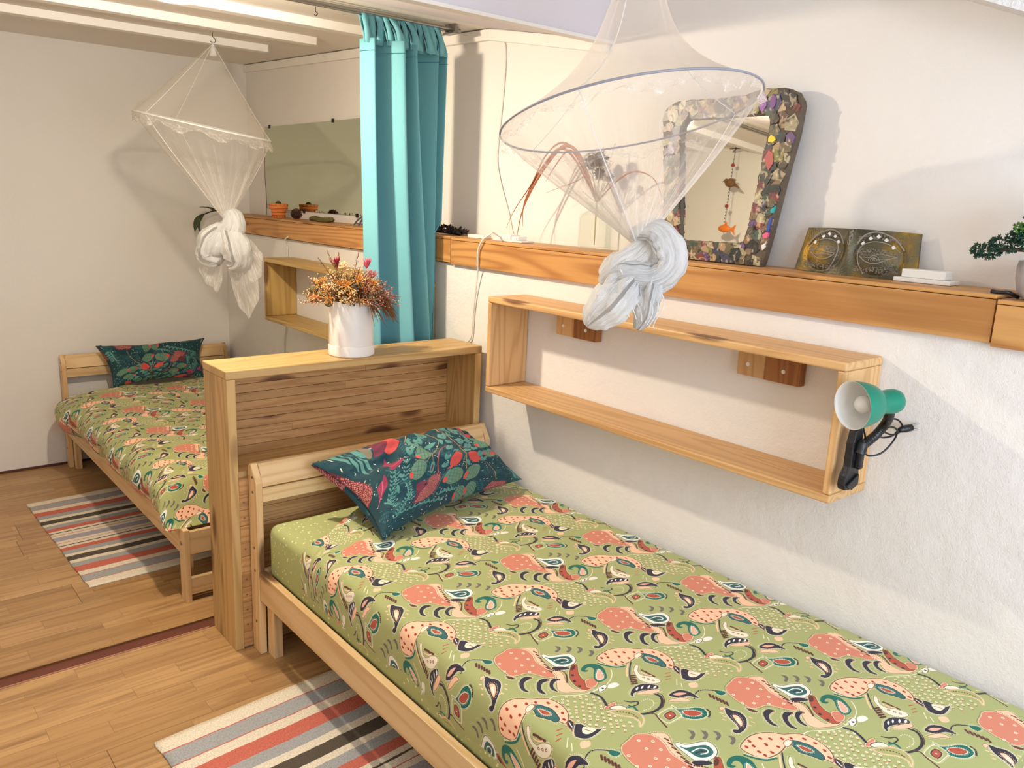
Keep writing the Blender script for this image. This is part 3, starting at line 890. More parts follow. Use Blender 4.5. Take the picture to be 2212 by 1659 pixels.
p,mint,,1.0,136 208 138 216 135 224 131 228 131 220 132 211
p,mint,,1.0,136 192 142 190 151 194 159 199 152 200 143 198
p,mint,,1.0,136 192 137 201 135 208 131 212 130 204 131 196
p,mint,,1.0,135 177 141 175 151 178 158 183 152 184 143 182
p,mint,,1.0,135 177 136 185 134 193 130 197 129 189 131 180
p,mint,,1.0,134 161 141 159 150 162 158 167 151 169 142 167
p,mint,,1.0,134 161 136 170 133 177 130 182 129 174 130 165
p,mint,,1.0,134 145 140 143 149 147 157 152 151 153 141 151
p,mint,,1.0,134 145 135 154 133 162 129 166 128 158 130 149
p,mint,,1.0,133 130 139 128 149 131 156 136 150 137 141 135
p,mint,,1.0,133 130 135 138 132 146 128 151 128 142 129 134
p,mint,,1.0,129 165 135 163 144 166 152 171 145 173 136 171
p,mint,,1.0,129 165 130 174 128 181 124 186 123 178 124 169
p,mint,,1.0,118 152 124 150 133 153 141 158 134 159 125 158
p,mint,,1.0,118 152 119 161 117 168 113 173 113 165 114 156
p,mint,,1.0,108 139 114 137 123 140 130 145 124 146 115 145
p,mint,,1.0,108 139 109 148 107 155 103 160 102 152 103 143
p,mint,,1.0,97 126 103 124 112 127 120 132 113 133 105 132
p,mint,,1.0,97 126 99 135 96 142 93 147 92 139 93 130
p,mint,,1.0,87 113 93 111 102 114 109 119 103 120 94 119
p,mint,,1.0,87 113 88 122 86 130 82 134 82 126 83 117
p,mint,,1.0,76 100 82 98 91 101 99 106 93 107 84 106
p,mint,,1.0,76 100 78 109 76 117 72 121 71 113 72 104
p,mint,,1.0,66 88 72 86 81 88 88 93 82 95 73 93
p,mint,,1.0,66 88 68 96 65 104 62 108 61 100 62 92
p,mint,,1.0,56 75 62 73 71 76 78 80 72 82 63 80
p,mint,,1.0,56 75 57 84 55 91 52 96 51 88 52 79
p,mint,,1.0,42 217 48 215 57 219 63 224 58 225 49 223
p,mint,,1.0,42 217 44 225 42 233 38 236 37 229 39 221
p,mint,,1.0,48 207 53 205 62 208 69 213 63 214 55 212
p,mint,,1.0,48 207 49 215 47 222 44 226 43 218 44 210
p,mint,,1.0,53 196 58 194 67 197 74 202 68 203 60 202
p,mint,,1.0,53 196 54 204 52 212 49 216 48 208 49 200
p,mint,,1.0,58 185 64 183 73 187 80 192 74 193 65 191
p,mint,,1.0,58 185 59 194 57 201 54 205 53 197 54 189
p,mint,,1.0,63 175 69 173 78 176 85 181 79 182 70 180
p,mint,,1.0,63 175 65 183 63 190 59 194 58 187 59 178
p,mint,,1.0,69 164 75 162 83 165 91 170 85 171 76 169
p,mint,,1.0,69 164 70 172 68 180 65 184 64 176 65 167
p,mint,,1.0,74 153 80 151 89 154 96 159 90 160 81 158
p,mint,,1.0,74 153 76 161 73 169 70 173 69 165 70 156
p,mint,,1.0,85 72 91 70 100 73 107 78 101 79 92 78
p,mint,,1.0,85 72 86 81 84 89 80 93 79 85 81 76
p,mint,,1.0,106 67 112 64 122 67 129 72 123 73 114 72
p,mint,,1.0,106 67 107 75 105 83 101 88 101 80 102 71
p,mint,,1.0,128 61 134 58 144 61 151 66 145 68 135 66
p,mint,,1.0,128 61 129 70 127 78 123 82 122 74 124 65
p,mint,,1.0,150 55 157 52 166 55 174 60 167 62 158 60
p,mint,,1.0,150 55 152 64 149 72 145 77 144 68 146 59
p,mint,,1.0,173 49 179 46 189 49 197 54 190 56 181 54
p,mint,,1.0,173 49 174 58 172 66 168 71 167 62 168 53
p,mint,,1.0,196 43 203 40 213 43 221 48 214 50 204 48
p,mint,,1.0,196 43 198 52 195 60 191 65 190 56 192 47
p,mint,,1.0,220 36 227 34 237 37 245 41 238 43 228 42
p,mint,,1.0,220 36 221 45 219 54 214 59 214 50 215 41
p,mint,,1.0,244 30 251 27 262 30 270 35 263 37 253 35
p,mint,,1.0,244 30 246 39 243 48 239 53 238 44 239 34
p,mint,,1.0,269 23 277 20 287 23 296 28 288 30 278 29
p,mint,,1.0,269 23 271 33 268 41 263 46 263 37 264 27
p,mint,,1.0,190 389 196 388 205 392 213 397 206 398 197 395
p,mint,,1.0,190 389 191 397 188 404 185 408 184 400 185 392
p,mint,,1.0,180 369 186 368 196 372 203 377 197 378 188 375
p,mint,,1.0,180 369 182 377 179 385 175 388 175 380 176 372
p,mint,,1.0,171 350 177 348 187 352 194 357 188 358 178 356
p,mint,,1.0,171 350 172 358 170 365 166 369 165 361 167 353
p,mint,,1.0,162 330 168 328 177 332 185 338 178 338 169 336
p,mint,,1.0,162 330 163 338 160 345 157 349 156 341 157 333
p,mint,,1.0,152 310 159 309 168 313 175 318 169 319 160 316
p,mint,,1.0,152 310 154 319 151 326 148 330 147 322 148 314
p,mint,,1.0,143 291 149 289 158 293 166 298 160 299 150 297
p,mint,,1.0,143 291 144 299 142 307 138 310 138 303 139 294
p,mint,,1.0,134 271 140 270 149 273 157 279 150 279 141 277
p,mint,,1.0,134 271 135 280 133 287 129 291 128 283 130 275
p,mint,,1.0,664 83 674 80 688 84 699 90 689 92 675 90
p,mint,,1.0,664 83 665 94 660 104 654 109 654 99 657 88
p,mint,,1.0,664 70 674 67 688 71 700 77 689 79 675 77
p,mint,,1.0,664 70 665 81 660 91 654 97 654 87 657 75
p,mint,,1.0,664 58 674 55 689 59 700 64 689 66 675 65
p,mint,,1.0,664 58 665 69 661 79 654 85 654 74 657 63
p,mint,,1.0,664 45 674 42 689 46 700 52 690 54 676 52
p,mint,,1.0,664 45 666 56 661 67 655 72 654 62 657 50
p,mint,,1.0,665 33 675 30 689 33 700 39 690 41 676 40
p,mint,,1.0,665 33 666 44 661 54 655 60 654 49 657 38
p,mint,,1.0,665 20 675 17 689 20 701 26 690 28 676 27
p,mint,,1.0,665 20 666 31 661 41 655 47 655 37 658 25
p,mint,,1.0,261 59 268 56 279 59 287 64 280 66 270 65
p,mint,,1.0,261 59 262 68 260 77 255 82 254 73 256 63
p,mint,,1.0,278 55 285 52 296 55 305 61 297 62 287 61
p,mint,,1.0,278 55 279 64 276 73 272 78 271 69 273 59
p,mint,,1.0,295 51 303 48 314 52 322 57 315 58 304 57
p,mint,,1.0,295 51 297 61 294 69 289 74 288 65 290 56
p,mint,,1.0,313 47 320 44 331 48 340 53 332 55 322 53
p,mint,,1.0,313 47 314 57 311 66 307 71 306 61 308 52
p,mint,,1.0,331 43 338 40 350 44 358 49 351 51 340 49
p,mint,,1.0,331 43 332 53 329 62 324 67 323 58 325 48
s,mintd,,2.5,600 153 584 139 566 138 553 149 551 168 562 185 579 193 596 188 604 172 599 152
s,mintd,,2.5,620 116 605 102 586 101 573 113 571 132 581 149 599 157 617 151 625 135 620 115
s,mintd,,2.5,628 77 612 63 593 62 580 75 578 94 589 111 607 119 624 113 633 96 628 76
s,mintd,,2.5,560 107 545 94 527 93 515 104 513 123 523 140 541 147 557 142 565 126 560 106"""
# ------------------------------------------------------------------ pine beds
def make_bed(name_label, group, x0, yh, fz):
    """x0 left side, yh head end; the bed runs towards -y"""
    Wd, Ln = .94, 2.04
    t = thing('bed_frame', (x0+Wd/2, yh-Ln/2, fz), name_label, 'bed', group)
    def head_post(x):
        m = MB(); m.prism([(yh, fz), (yh, fz+.642), (yh-.010, fz+.65), (yh-.022, fz+.65), (yh-.060, fz+.595), (yh-.062, fz)], 0, x, x+.022)
        return obj('headboard_post', m, w_bed[2], t, bevel=.002, origin=(x, yh-.03, fz))
    for x in (x0, x0+Wd-.022):
        hp = head_post(x)
        m = MB()
        for z in (.11, .29, .37, .56, .61):
            for sx in ((-.0005,) if x == x0 else (.0225,)):
                m.lathe([(0, 0), (.0045, 0), (.0045, .0015), (0, .0016)], 10, (x+sx, yh-.035, fz+z), Matrix.Rotation(-PI/2 if x == x0 else PI/2, 4, 'Y'))
        obj('screw_heads', m, metal, hp, kind='stuff')
    xi0, xi1 = x0+.0225, x0+Wd-.0225
    m = MB(); m.prism([(yh-.024, fz+.648), (yh-.036, fz+.640), (yh-.059, fz+.580), (yh-.046, fz+.577)], 0, xi0, xi1); obj('headboard_slope', m, w_bed[0], t, bevel=.0015)
    wb('headboard_cap', xi0, xi1, yh-.024, yh-.004, fz+.628, fz+.648, w_bed[0], t)
    wb('headboard_rail', xi0, xi1, yh-.058, yh-.038, fz+.528, fz+.575, w_bed[0], t)
    wb('headboard_rail', xi0, xi1, yh-.05, yh-.030, fz+.21, fz+.29, w_bed[0], t)
    # inner legs carrying the rails, feet at the far end
    for x in (x0+.024, x0+Wd-.024-.030):
        wb('leg', x, x+.030, yh-.115, yh-.066, fz, fz+.194, w_bed[2], t)
    yf = yh-Ln
    for x in (x0, x0+Wd-.022):
        lg = wb('foot_post', x, x+.022, yf, yf+.06, fz, fz+.305, w_bed[2], t)
        m = MB(); m.lathe([(0, 0), (.008, 0), (.008, .003), (.004, .0035), (0, .002)], 12, (x+(-.0005 if x == x0 else .0225), yf+.03, fz+.245), Matrix.Rotation(-PI/2 if x == x0 else PI/2, 4, 'Y'))
        obj('bolt', m, metal, lg)
    for x in (x0+.024, x0+Wd-.054):
        wb('leg', x, x+.030, yf+.064, yf+.11, fz, fz+.194, w_bed[2], t)
    wb('foot_rail', xi0, xi1, yf+.004, yf+.024, fz+.20, fz+.295, w_bed[0], t)
    wb('foot_rail', xi0, xi1, yf+.004, yf+.024, fz+.03, fz+.10, w_bed[0], t)
    for x in (x0+.002, x0+Wd-.024):
        wb('side_rail', x, x+.022, yf+.062, yh-.064, fz+.196, fz+.295, w_bed[1], t, .002)
    sl = yf+.13
    for k in range(13):
        wb('bed_slat', x0+.03, x0+Wd-.03, sl+k*.142, sl+k*.142+.065, fz+.252, fz+.268, w_bed[0], t, 0)
    return t
make_bed('pine bed frame in the foreground, headboard against the divider shelf', 'pine bed frames', -.966, -.003, 0)
make_bed('pine bed frame in the far alcove, headboard against the back wall', 'pine bed frames', -.985, 2.655, FZ)

# ------------------------------------------------------------------ printed fabrics, painted as flat colour prints
PAL = dict(cream=(240, 232, 206), peach=(250, 200, 164), coral=(212, 132, 106), brown=(150, 98, 76), dbrown=(92, 52, 42), white=(240, 236, 224),
           navy=(50, 46, 58), teal=(50, 102, 98), dteal=(28, 104, 90), rust=(178, 84, 62), rust2=(164, 52, 30), pink=(232, 176, 150), grey=(112, 104, 96),
           green=(168, 173, 113), green2=(172, 172, 112), stem=(206, 152, 92), red=(210, 82, 76), dred=(170, 40, 46), wine=(112, 48, 66), wine2=(150, 52, 80), pinkl=(224, 120, 130),
           pinkd=(232, 150, 120), sage=(104, 138, 112), dsage=(46, 84, 76), mint=(92, 146, 134), mintd=(48, 98, 100), navyd=(18, 26, 48), taupe=(128, 118, 96), bg=(26, 64, 72))
PAL = {k: np.array(v, dtype=np.float32)/255 for k, v in PAL.items()}
class Canvas:
    def __init__(s, w, h, res, base, wrap):
        s.W, s.H, s.res, s.wrap = int(w*res), int(h*res), res, wrap
        s.a = np.ones((s.H, s.W, 3), np.float32)*base
    def region(s, pts, pad):
        lo = np.floor((pts.min(0)-pad)*s.res).astype(int); hi = np.ceil((pts.max(0)+pad)*s.res).astype(int)
        if not s.wrap:
            lo = np.maximum(lo, 0); hi = np.minimum(hi, [s.W-1, s.H-1])
            if (hi <= lo).any(): return None
        ix = np.arange(lo[0], hi[0]+1); iy = np.arange(lo[1], hi[1]+1)
        X, Y = np.meshgrid((ix+.5)/s.res, (iy+.5)/s.res)
        return ix, iy, X, Y
    def put(s, ix, iy, al, col):
        gx = ix % s.W if s.wrap else ix; gy = iy % s.H if s.wrap else iy
        sub = s.a[np.ix_(gy, gx)]; al = al[..., None]; s.a[np.ix_(gy, gx)] = sub*(1-al)+col*al
    def dist(s, X, Y, P, close):
        d = np.full(X.shape, 1e9, np.float32); n = len(P)
        for i in range(n if close else n-1):
            a = P[i]; b = P[(i+1) % n]; e = b-a; L2 = max(float(e@e), 1e-12)
            t = np.clip(((X-a[0])*e[0]+(Y-a[1])*e[1])/L2, 0, 1)
            d = np.minimum(d, np.hypot(X-a[0]-t*e[0], Y-a[1]-t*e[1]))
        return d
    def inside(s, X, Y, P):
        c = np.zeros(X.shape, bool); n = len(P)
        for i in range(n):
            x1, y1 = P[i]; x2, y2 = P[(i+1) % n]
            if y1 == y2: continue
            k = ((Y < y1) != (Y < y2)) & (X < (x2-x1)*(Y-y1)/(y2-y1)+x1); c ^= k
        return c
    def smooth(s, P, close):
        n = len(P)
        if n < 3: return P
        out = []
        for i in range(n if close else n-1):
            a, b, c, d = (P[(i-1) % n], P[i], P[(i+1) % n], P[(i+2) % n]) if close else (P[max(i-1, 0)], P[i], P[i+1], P[min(i+2, n-1)])
            for t in (0, .33, .67): out.append(.5*((2*b)+(c-a)*t+(2*a-5*b+4*c-d)*t*t+(3*b-a-3*c+d)*t**3))
        if not close: out.append(P[-1])
        return np.array(out)
    def poly(s, P, col, out=None, ow=.001, halo=False):
        P = s.smooth(P, True); r = s.region(P, ow+.002)
        if r is None: return
        ix, iy, X, Y = r; d = s.dist(X, Y, P, True); ins = s.inside(X, Y, P); sd = np.where(ins, -d, d)
        s.put(ix, iy, np.clip(.5-sd*s.res, 0, 1), PAL[col])
        if out: s.put(ix, iy, np.clip(.5-(d-ow/2)*s.res, 0, 1)*.95, PAL[out])
        if halo and out and np.ptp(P, axis=0).max() > .022:
            # stitched dotted halo just outside the motif
            area = .5*np.sum(P[:, 0]*np.roll(P[:, 1], -1)-np.roll(P[:, 0], -1)*P[:, 1]); sg = 1 if area > 0 else -1; acc = 0
            for i in range(len(P)):
                a, b_ = P[i], P[(i+1) % len(P)]; e = b_-a; L_ = float(np.hypot(*e))
                if L_ < 1e-6: continue
                nrm = np.array([e[1], -e[0]])/L_*sg
                while acc < L_:
                    s.disc(a+e*acc/L_+nrm*.0027, .00085, 'cream' if col != 'coral' else 'dbrown'); acc += .0036
                acc -= L_
    def stroke(s, P, w, col, dash=0):
        P = s.smooth(P, False)
        if dash:
            seg = []; acc = 0; q = []
            for i in range(len(P)-1):
                L = float(np.hypot(*(P[i+1]-P[i]))); k = max(1, int(L/.0035))
                for j in range(k): q.append(P[i]+(P[i+1]-P[i])*(j+.5)/k)
            for c in q: s.disc(c, w*.55, col)
            return
        r = s.region(P, w)
        if r is None: return
        ix, iy, X, Y = r; s.put(ix, iy, np.clip(.5-(s.dist(X, Y, P, False)-w/2)*s.res, 0, 1), PAL[col])
    def disc(s, c, rad, col):
        r = s.region(np.array([c]), rad+.001)
        if r is None: return
        ix, iy, X, Y = r; s.put(ix, iy, np.clip(.5-(np.hypot(X-c[0], Y-c[1])-rad)*s.res, 0, 1), PAL[col])
    def ring(s, c, rad, col):
        r = s.region(np.array([c]), rad+.001)
        if r is None: return
        ix, iy, X, Y = r; s.put(ix, iy, np.clip(.5-(np.abs(np.hypot(X-c[0], Y-c[1])-rad*.6)-rad*.24)*s.res, 0, 1), PAL[col])
    def draw(s, text, unit=.001, sw=.001):
        for line in text.strip().split('\n'):
            k, c, o, w, p = line.split(',', 4); v = np.array([float(q) for q in p.split()], np.float32).reshape(-1, 2)*unit; w = float(w)
            if k == 'p': s.poly(v, c, o or None, max(w, .8)*sw, s.wrap)
            elif k == 's': s.stroke(v, w*sw, c, o == '1')
            elif k == 'd':
                for q in v: s.disc(q, w*sw*.8, c)
            elif k == 'r':
                for q in v: s.ring(q, w*sw, c)
            elif k in 'fn':
                lo, hi = v.min(0), v.max(0); st = .017 if k == 'f' else .0052
                y = lo[1]; row = 0
                while y < hi[1]:
                    x = lo[0]+(row % 2)*st/2
                    while x < hi[0]:
                        jx, jy = R.uniform(-.2, .2)*st, R.uniform(-.2, .2)*st
                        if s.inside(np.array([[x+jx]]), np.array([[y+jy]]), v)[0, 0]:
                            if k == 'f': s.ring((x+jx, y+jy), .0036, 'cream'); s.stroke(np.array([[x+jx-.006, y+jy-.003], [x+jx-.003, y+jy-.005]]), .0016, 'rust')
                            else: s.disc((x+jx, y+jy), .0015, c)
                        x += st
                    y += st*(.62 if k == 'f' else .8); row += 1
    def image(s, name):
        im = bpy.data.images.new(name, s.W, s.H, alpha=False)
        px = np.ones((s.H, s.W, 4), np.float32); px[..., :3] = np.clip(s.a, 0, 1)
        im.pixels.foreach_set(px.ravel()); im.update(); im.pack(); return im
LX, LY, PX0, PY0 = .3335, .3935, -.514, -1.529
cv = Canvas(LX, LY, 2200, PAL['green'], True)
ff = "f,ring,,0,-165 -205 -60 -215 -20 -225 -35 -262 -60 -300 -100 -330 -160 -300"
cv.draw(TILE)
cv_img = cv.image('paisley_print')
pc = Canvas(.70, .48, 2000, PAL['bg'], False)
# small scattered seed marks first, then the flowers
for k in range(420):
    x, y = R.random()*.7, R.random()*.48; a = R.random()*PI; pc.stroke(np.array([[x, y], [x+.006*math.cos(a), y+.006*math.sin(a)]]), .0022, 'cream' if R.random() < .6 else 'mint')
for k in range(60):
    x, y = R.random()*.7, R.random()*.48; a = R.random()*2*PI
    for q in range(5):
        u, v_ = x+q*.011*math.cos(a), y+q*.011*math.sin(a)
        for sgn in (1, -1): pc.poly(np.array([[u, v_], [u+.012*math.cos(a+sgn), v_+.012*math.sin(a+sgn)], [u+.024*math.cos(a+sgn*.8), v_+.024*math.sin(a+sgn*.8)], [u+.012*math.cos(a+sgn*.6), v_+.012*math.sin(a+sgn*.6)]]), 'mintd')
pc.draw(PIL, .001, .0006)
pc_img = pc.image('garden_print')
def print_mat(name, img, rough=.75, cloth=.0, tint=None, wrink=.2):
    m, nt, b, out = newmat(name); L = nt.links.new
    tc = N(nt, 'ShaderNodeTexCoord'); ti = N(nt, 'ShaderNodeTexImage', image=img, interpolation='Cubic'); L(tc.outputs['UV'], ti.inputs[0])
    L(ti.outputs[0], b.inputs['Base Color']); b.inputs['Roughness'].default_value = rough; b.inputs['Specular IOR Level'].default_value = .25
    b.inputs['Sheen Weight'].default_value = .08
    n1 = N(nt, 'ShaderNodeTexNoise', i_Scale=7, i_Detail=4); L(tc.outputs['Object'], n1.inputs['Vector'])
    n2 = N(nt, 'ShaderNodeTexNoise', i_Scale=900, i_Detail=1); L(tc.outputs['Object'], n2.inputs['Vector'])
    ma = N(nt, 'ShaderNodeMath', operation='MULTIPLY_ADD'); ma.inputs[1].default_value = .03; L(n2.outputs['Fac'], ma.inputs[0]); L(n1.outputs['Fac'], ma.inputs[2])
    bp = N(nt, 'ShaderNodeBump', i_Strength=wrink, i_Distance=.03); L(ma.outputs[0], bp.inputs['Height']); L(bp.outputs[0], b.inputs['Normal'])
    return m
cover_m = print_mat('paisley_cotton', cv_img); pillow_m = print_mat('garden_cotton', pc_img, .7, wrink=.6)
# fitted sheet: same green with tiny dots
sheet_m, nt, b, out = newmat('dotted_green_cotton'); L = nt.links.new
tc = N(nt, 'ShaderNodeTexCoord'); vo = N(nt, 'ShaderNodeTexVoronoi', i_Scale=62); L(tc.outputs['Object'], vo.inputs['Vector'])
mr = N(nt, 'ShaderNodeMapRange'); mr.inputs[1].default_value = .15; mr.inputs[2].default_value = .24; mr.inputs[3].default_value = 1; mr.inputs[4].default_value = 0; L(vo.outputs['Distance'], mr.inputs[0])
mx = N(nt, 'ShaderNodeMix', data_type='RGBA'); L(mr.outputs[0], mx.inputs[0]); mx.inputs[6].default_value = (*PAL['green'].astype(float)**2.2, 1) if False else (*lin((168, 173, 113)), 1); mx.inputs[7].default_value = (*lin((226, 220, 172)), 1)
L(mx.outputs[2], b.inputs['Base Color']); b.inputs['Roughness'].default_value = .8

# ------------------------------------------------------------------ mattresses and covers
def rounded_slab(x0, x1, y0, y1, z0, z1, r=.035):
    m = MB(); m.box(x0, x1, y0, y1, z0, z1); return m
def mattress(x0, x1, y0, y1, z0, z1, label, sag=0):
    m = rounded_slab(x0, x1, y0, y1, z0, z1)
    o = obj('mattress', m, sheet_m, None, smooth='all', origin=((x0+x1)/2, (y0+y1)/2, z0)); b_ = o.modifiers.new('bevel', 'BEVEL'); b_.width = .03; b_.segments = 5
    tag(o, label, 'mattress', 'mattresses on the pine beds'); return o
mattress(-.936, -.034, -2.0, -.072, .2695, .458, 'mattress in dotted green fitted sheet on the foreground pine bed')
mattress(-.955, -.075, .72, 2.585, FZ+.2695, FZ+.43, 'mattress on the far alcove bed, hidden under its cover')

def cloth(name, path, ys, fn, x_off, label, group, uvy=0.0, n=110):
    """path: cross section (x,z) points with the flat top keeping x=u; ys=(y0,y1); fn perturbs"""
    P = curve([(a, 0, b) for a, b in path], 10)
    s = [0]
    for i in range(1, len(P)): s.append(s[-1]+(P[i]-P[i-1]).length)
    # arc length matched to x in the middle of the top
    mid = min(range(len(P)), key=lambda i: abs(P[i].x-x_off)); s0 = s[mid]-P[mid].x
    m = MB(); uv = []
    ny = n; nx = len(P)
    for j in range(ny+1):
        y = ys[0]+(ys[1]-ys[0])*j/ny
        for i, p in enumerate(P):
            q = fn(Vector((p.x, y, p.z)), s[i]/s[-1], j/ny)
            m.v.append(tuple(q)); dz_ = max(0, p.z-q.z) if j/ny < .08 else 0
            uv.append(((s[i]-s0-PX0)/LX, (y+uvy-dz_-PY0)/LY))
    m.f = [(j*nx+i, j*nx+i+1, (j+1)*nx+i+1, (j+1)*nx+i) for j in range(ny) for i in range(nx-1)]; m.mi = [0]*len(m.f)
    o = obj(name, m, cover_m, None, smooth='all', uvf=uv, origin=(path[0][0], ys[0], path[0][1]))
    sd = o.modifiers.new('thick', 'SOLIDIFY'); sd.thickness = .004; sd.offset = -1
    ss = o.modifiers.new('sub', 'SUBSURF'); ss.levels = 1; ss.render_levels = 1
    tag(o, label, 'bedspread', group); return o
def near_fn(p, u, v):
    x, y, z = p
    # head edge runs slightly askew: further down on the left
    y = y if v < .93 else y+(v-.93)/.07*(.03*nz(x*3, 5)+.05*sm(-.9, -.35, x)-.02)
    y -= .15*sm(.78, 1, v)*sm(-.62, -.93, x)
    a = nz(x*2.2, y*1.6, 3)*.006+nz(x*7+y*4, y*3-x*2, 9)*.0028
    side = sm(.462, .40, z) if x < -.5 else 0
    r = Vector((x+side*(nz(y*5, z*3, 2)*.008), y, z+a*(1-side)))
    if v > .95: r.z += .006*sm(.95, 1, v)*(1-side)
    if v < .06: r.z -= 0
    # soft crease under the pillow's corner and rumples towards the head
    h = sm(-.9, -.3, y)
    r.z += h*(.006*nz(x*11, y*9, 1)+.003*nz(x*24, y*20, 4))*(1-side)
    return r
cloth('bedspread', [(-.932, .306), (-.941, .35), (-.943, .41), (-.936, .452), (-.912, .471), (-.86, .475), (-.7, .476), (-.5, .477), (-.3, .476), (-.12, .475), (-.045, .470), (-.026, .455), (-.022, .42), (-.02, .36)],
      (-2.02, -.155), near_fn, -.5, 'green paisley cover with coral and peach birds, on the foreground bed', 'paisley bedspreads', n=180)
def far_fn(p, u, v):
    x, y, z = p
    k = math.exp(-((y-2.32)/.16)**2)*sm(.45, .0, u)
    r = Vector((x, y, z))
    r.x -= .045*k; r.z -= .012*k
    r.z += nz(x*3, y*2.2, 1)*.016+nz(x*8, y*7, 2)*.008+.004*(1-abs(nz(x*7+y*2, y*4-x, 5))*3)
    r.x += (nz(y*6, z*6, 7)*.018+nz(y*15, z*12, 3)*.008)*(1-sm(.12, .25, u))
    e = 1-sm(0, .05, v)              # foot end folds down between mattress and foot rail
    r.z = r.z*(1-e)+(FZ+.305)*e; r.y += e*.0
    e2 = sm(.95, 1, v); r.z -= e2*.035
    return r
F = FZ
cloth('bedspread', [(-.995, F+.302), (-1.022, F+.335), (-1.038, F+.385), (-1.025, F+.435), (-.985, F+.465), (-.93, F+.480), (-.8, F+.488), (-.6, F+.49), (-.4, F+.49), (-.2, F+.487), (-.1, F+.475), (-.05, F+.44), (-.03, F+.38)],
      (.645, 2.50), far_fn, -.5, 'puffy green paisley duvet on the far alcove bed', 'paisley bedspreads', uvy=.11, n=130)

# ------------------------------------------------------------------ pillows
def pillow(A, B, C, D, T, label, flip, up, seed, open_left=False):
    A, B, C, D = map(Vector, (A, B, C, D)); n_ = (B-A).cross(D-A).normalized()
    if n_.z < 0: n_ = -n_
    ctr = (A+B+C+D)/4; NU, NV = 64, 48
    m = MB(); uv = []
    for side in (1, -1):
        for j in range(NV+1):
            for i in range(NU+1):
                u, v = i/NU, j/NV
                # edges draw in between the corners
                uu = u+.035*math.sin(2*PI*u)*0; pin = .07
                ud = u+(.5-u)*2*pin*(math.sin(PI*v)**1.0)*abs(2*u-1)
                vd = v+(.5-v)*2*pin*1.3*(math.sin(PI*u)**1.0)*abs(2*v-1)
                p = A*(1-ud)*(1-vd)+B*ud*(1-vd)+C*ud*vd+D*(1-ud)*vd
                h = (max(0, 1-abs(2*u-1)**2.4)**.62)*(max(0, 1-abs(2*v-1)**2.4)**.62)
                w = 1
                h2 = h*T*(side if side > 0 else -.45)
                rr = math.sin(PI*u)*math.sin(PI*v)
                crease = (nz(u*4+seed, v*4, side)*.020+nz(u*12, v*7+seed, side)*.012+.009*(1-abs(nz(u*9+v*6, v*5-u*3, seed))*3))*min(1, h*1.5)
                # gathered creases radiating from the corners
                for cu, cw in ((0, 0), (1, 0), (0, 1), (1, 1)):
                    dd_ = math.hypot(u-cu, (v-cw)*.7); an = math.atan2(v-cw, u-cu)
                    crease += .004*math.sin(an*16+seed)*math.exp(-(dd_/.22)**2)*min(1, dd_*9)
                m.v.append(tuple(p+n_*(h2+crease*side*(1 if side > 0 else .3))))
                uv.append((u if not flip else 1-u, 1-(1-v)**2.5 if not flip else (1-v)**2))
    W1 = NU+1; off = W1*(NV+1)
    for j in range(NV):
        for i in range(NU):
            a = j*W1+i; m.f.append((a, a+1, a+1+W1, a+W1)); m.f.append((off+a, off+a+W1, off+a+1+W1, off+a+1))
    for i in range(NU): m.f.append((i, off+i, off+i+1, i+1)); q = NV*W1+i; m.f.append((q, q+1, off+q+1, off+q))
    for j in range(NV): a = j*W1; m.f.append((a, a+W1, off+a+W1, off+a)); a = j*W1+NU; m.f.append((a, off+a, off+a+W1, a+W1))
    m.mi = [0]*len(m.f)
    t = thing('pillow', tuple(ctr), label, 'pillow', 'pillows with garden print')
    bd = obj('pillow_body', m, pillow_m, t, smooth='all', uvf=uv)
    ss = bd.modifiers.new('sub', 'SUBSURF'); ss.levels = 1; ss.render_levels = 1
    # turned hem at the open end of the case
    m2 = MB(); uv2 = []
    e = (A-B).normalized()
    for j in range(41):
        v = j/40; ud = pin*math.sin(PI*v); p = A*(1-ud)*(1-v)+B*ud*(1-v)+C*ud*v+D*(1-ud)*v
        dr = n_*(-.010-.012*math.sin(PI*v))+e*(-.002+.010*math.sin(PI*v))
        mid = p-e*.03+n_*(-.004)*math.sin(PI*v)
        outp = p+dr+Vector((0, 0, nz(v*4, seed)*.005))
        q2 = outp+n_*(-.006)+e*-.012
        for q, uu in ((mid, .04), (outp, 0), (q2, .02)):
            m2.v.append(tuple(q)); uv2.append((uu, v))
    m2.f = [(j*3+i, j*3+i+1, (j+1)*3+i+1, (j+1)*3+i) for j in range(40) for i in range(2)]; m2.mi = [0]*len(m2.f)
    hm = obj('pillowcase_hem', m2, pillow_m, t, smooth='all', uvf=uv2)
    sd = hm.modifiers.new('thick', 'SOLIDIFY'); sd.thickness = .003
    return t
pillow((-.742, -.462, .500), (-.055, -.300, .505), (-.165, -.085, .655), (-.800, -.110, .648), .125, 'dark teal garden-print pillow propped at the head of the foreground bed', False, 1, 1.3)
pillow((-.775, 2.40, .385), (-.245, 2.40, .385), (-.20, 2.555, .60), (-.815, 2.555, .60), .075, 'dark garden-print pillow standing against the headboard of the far bed', True, 1, 4.1)

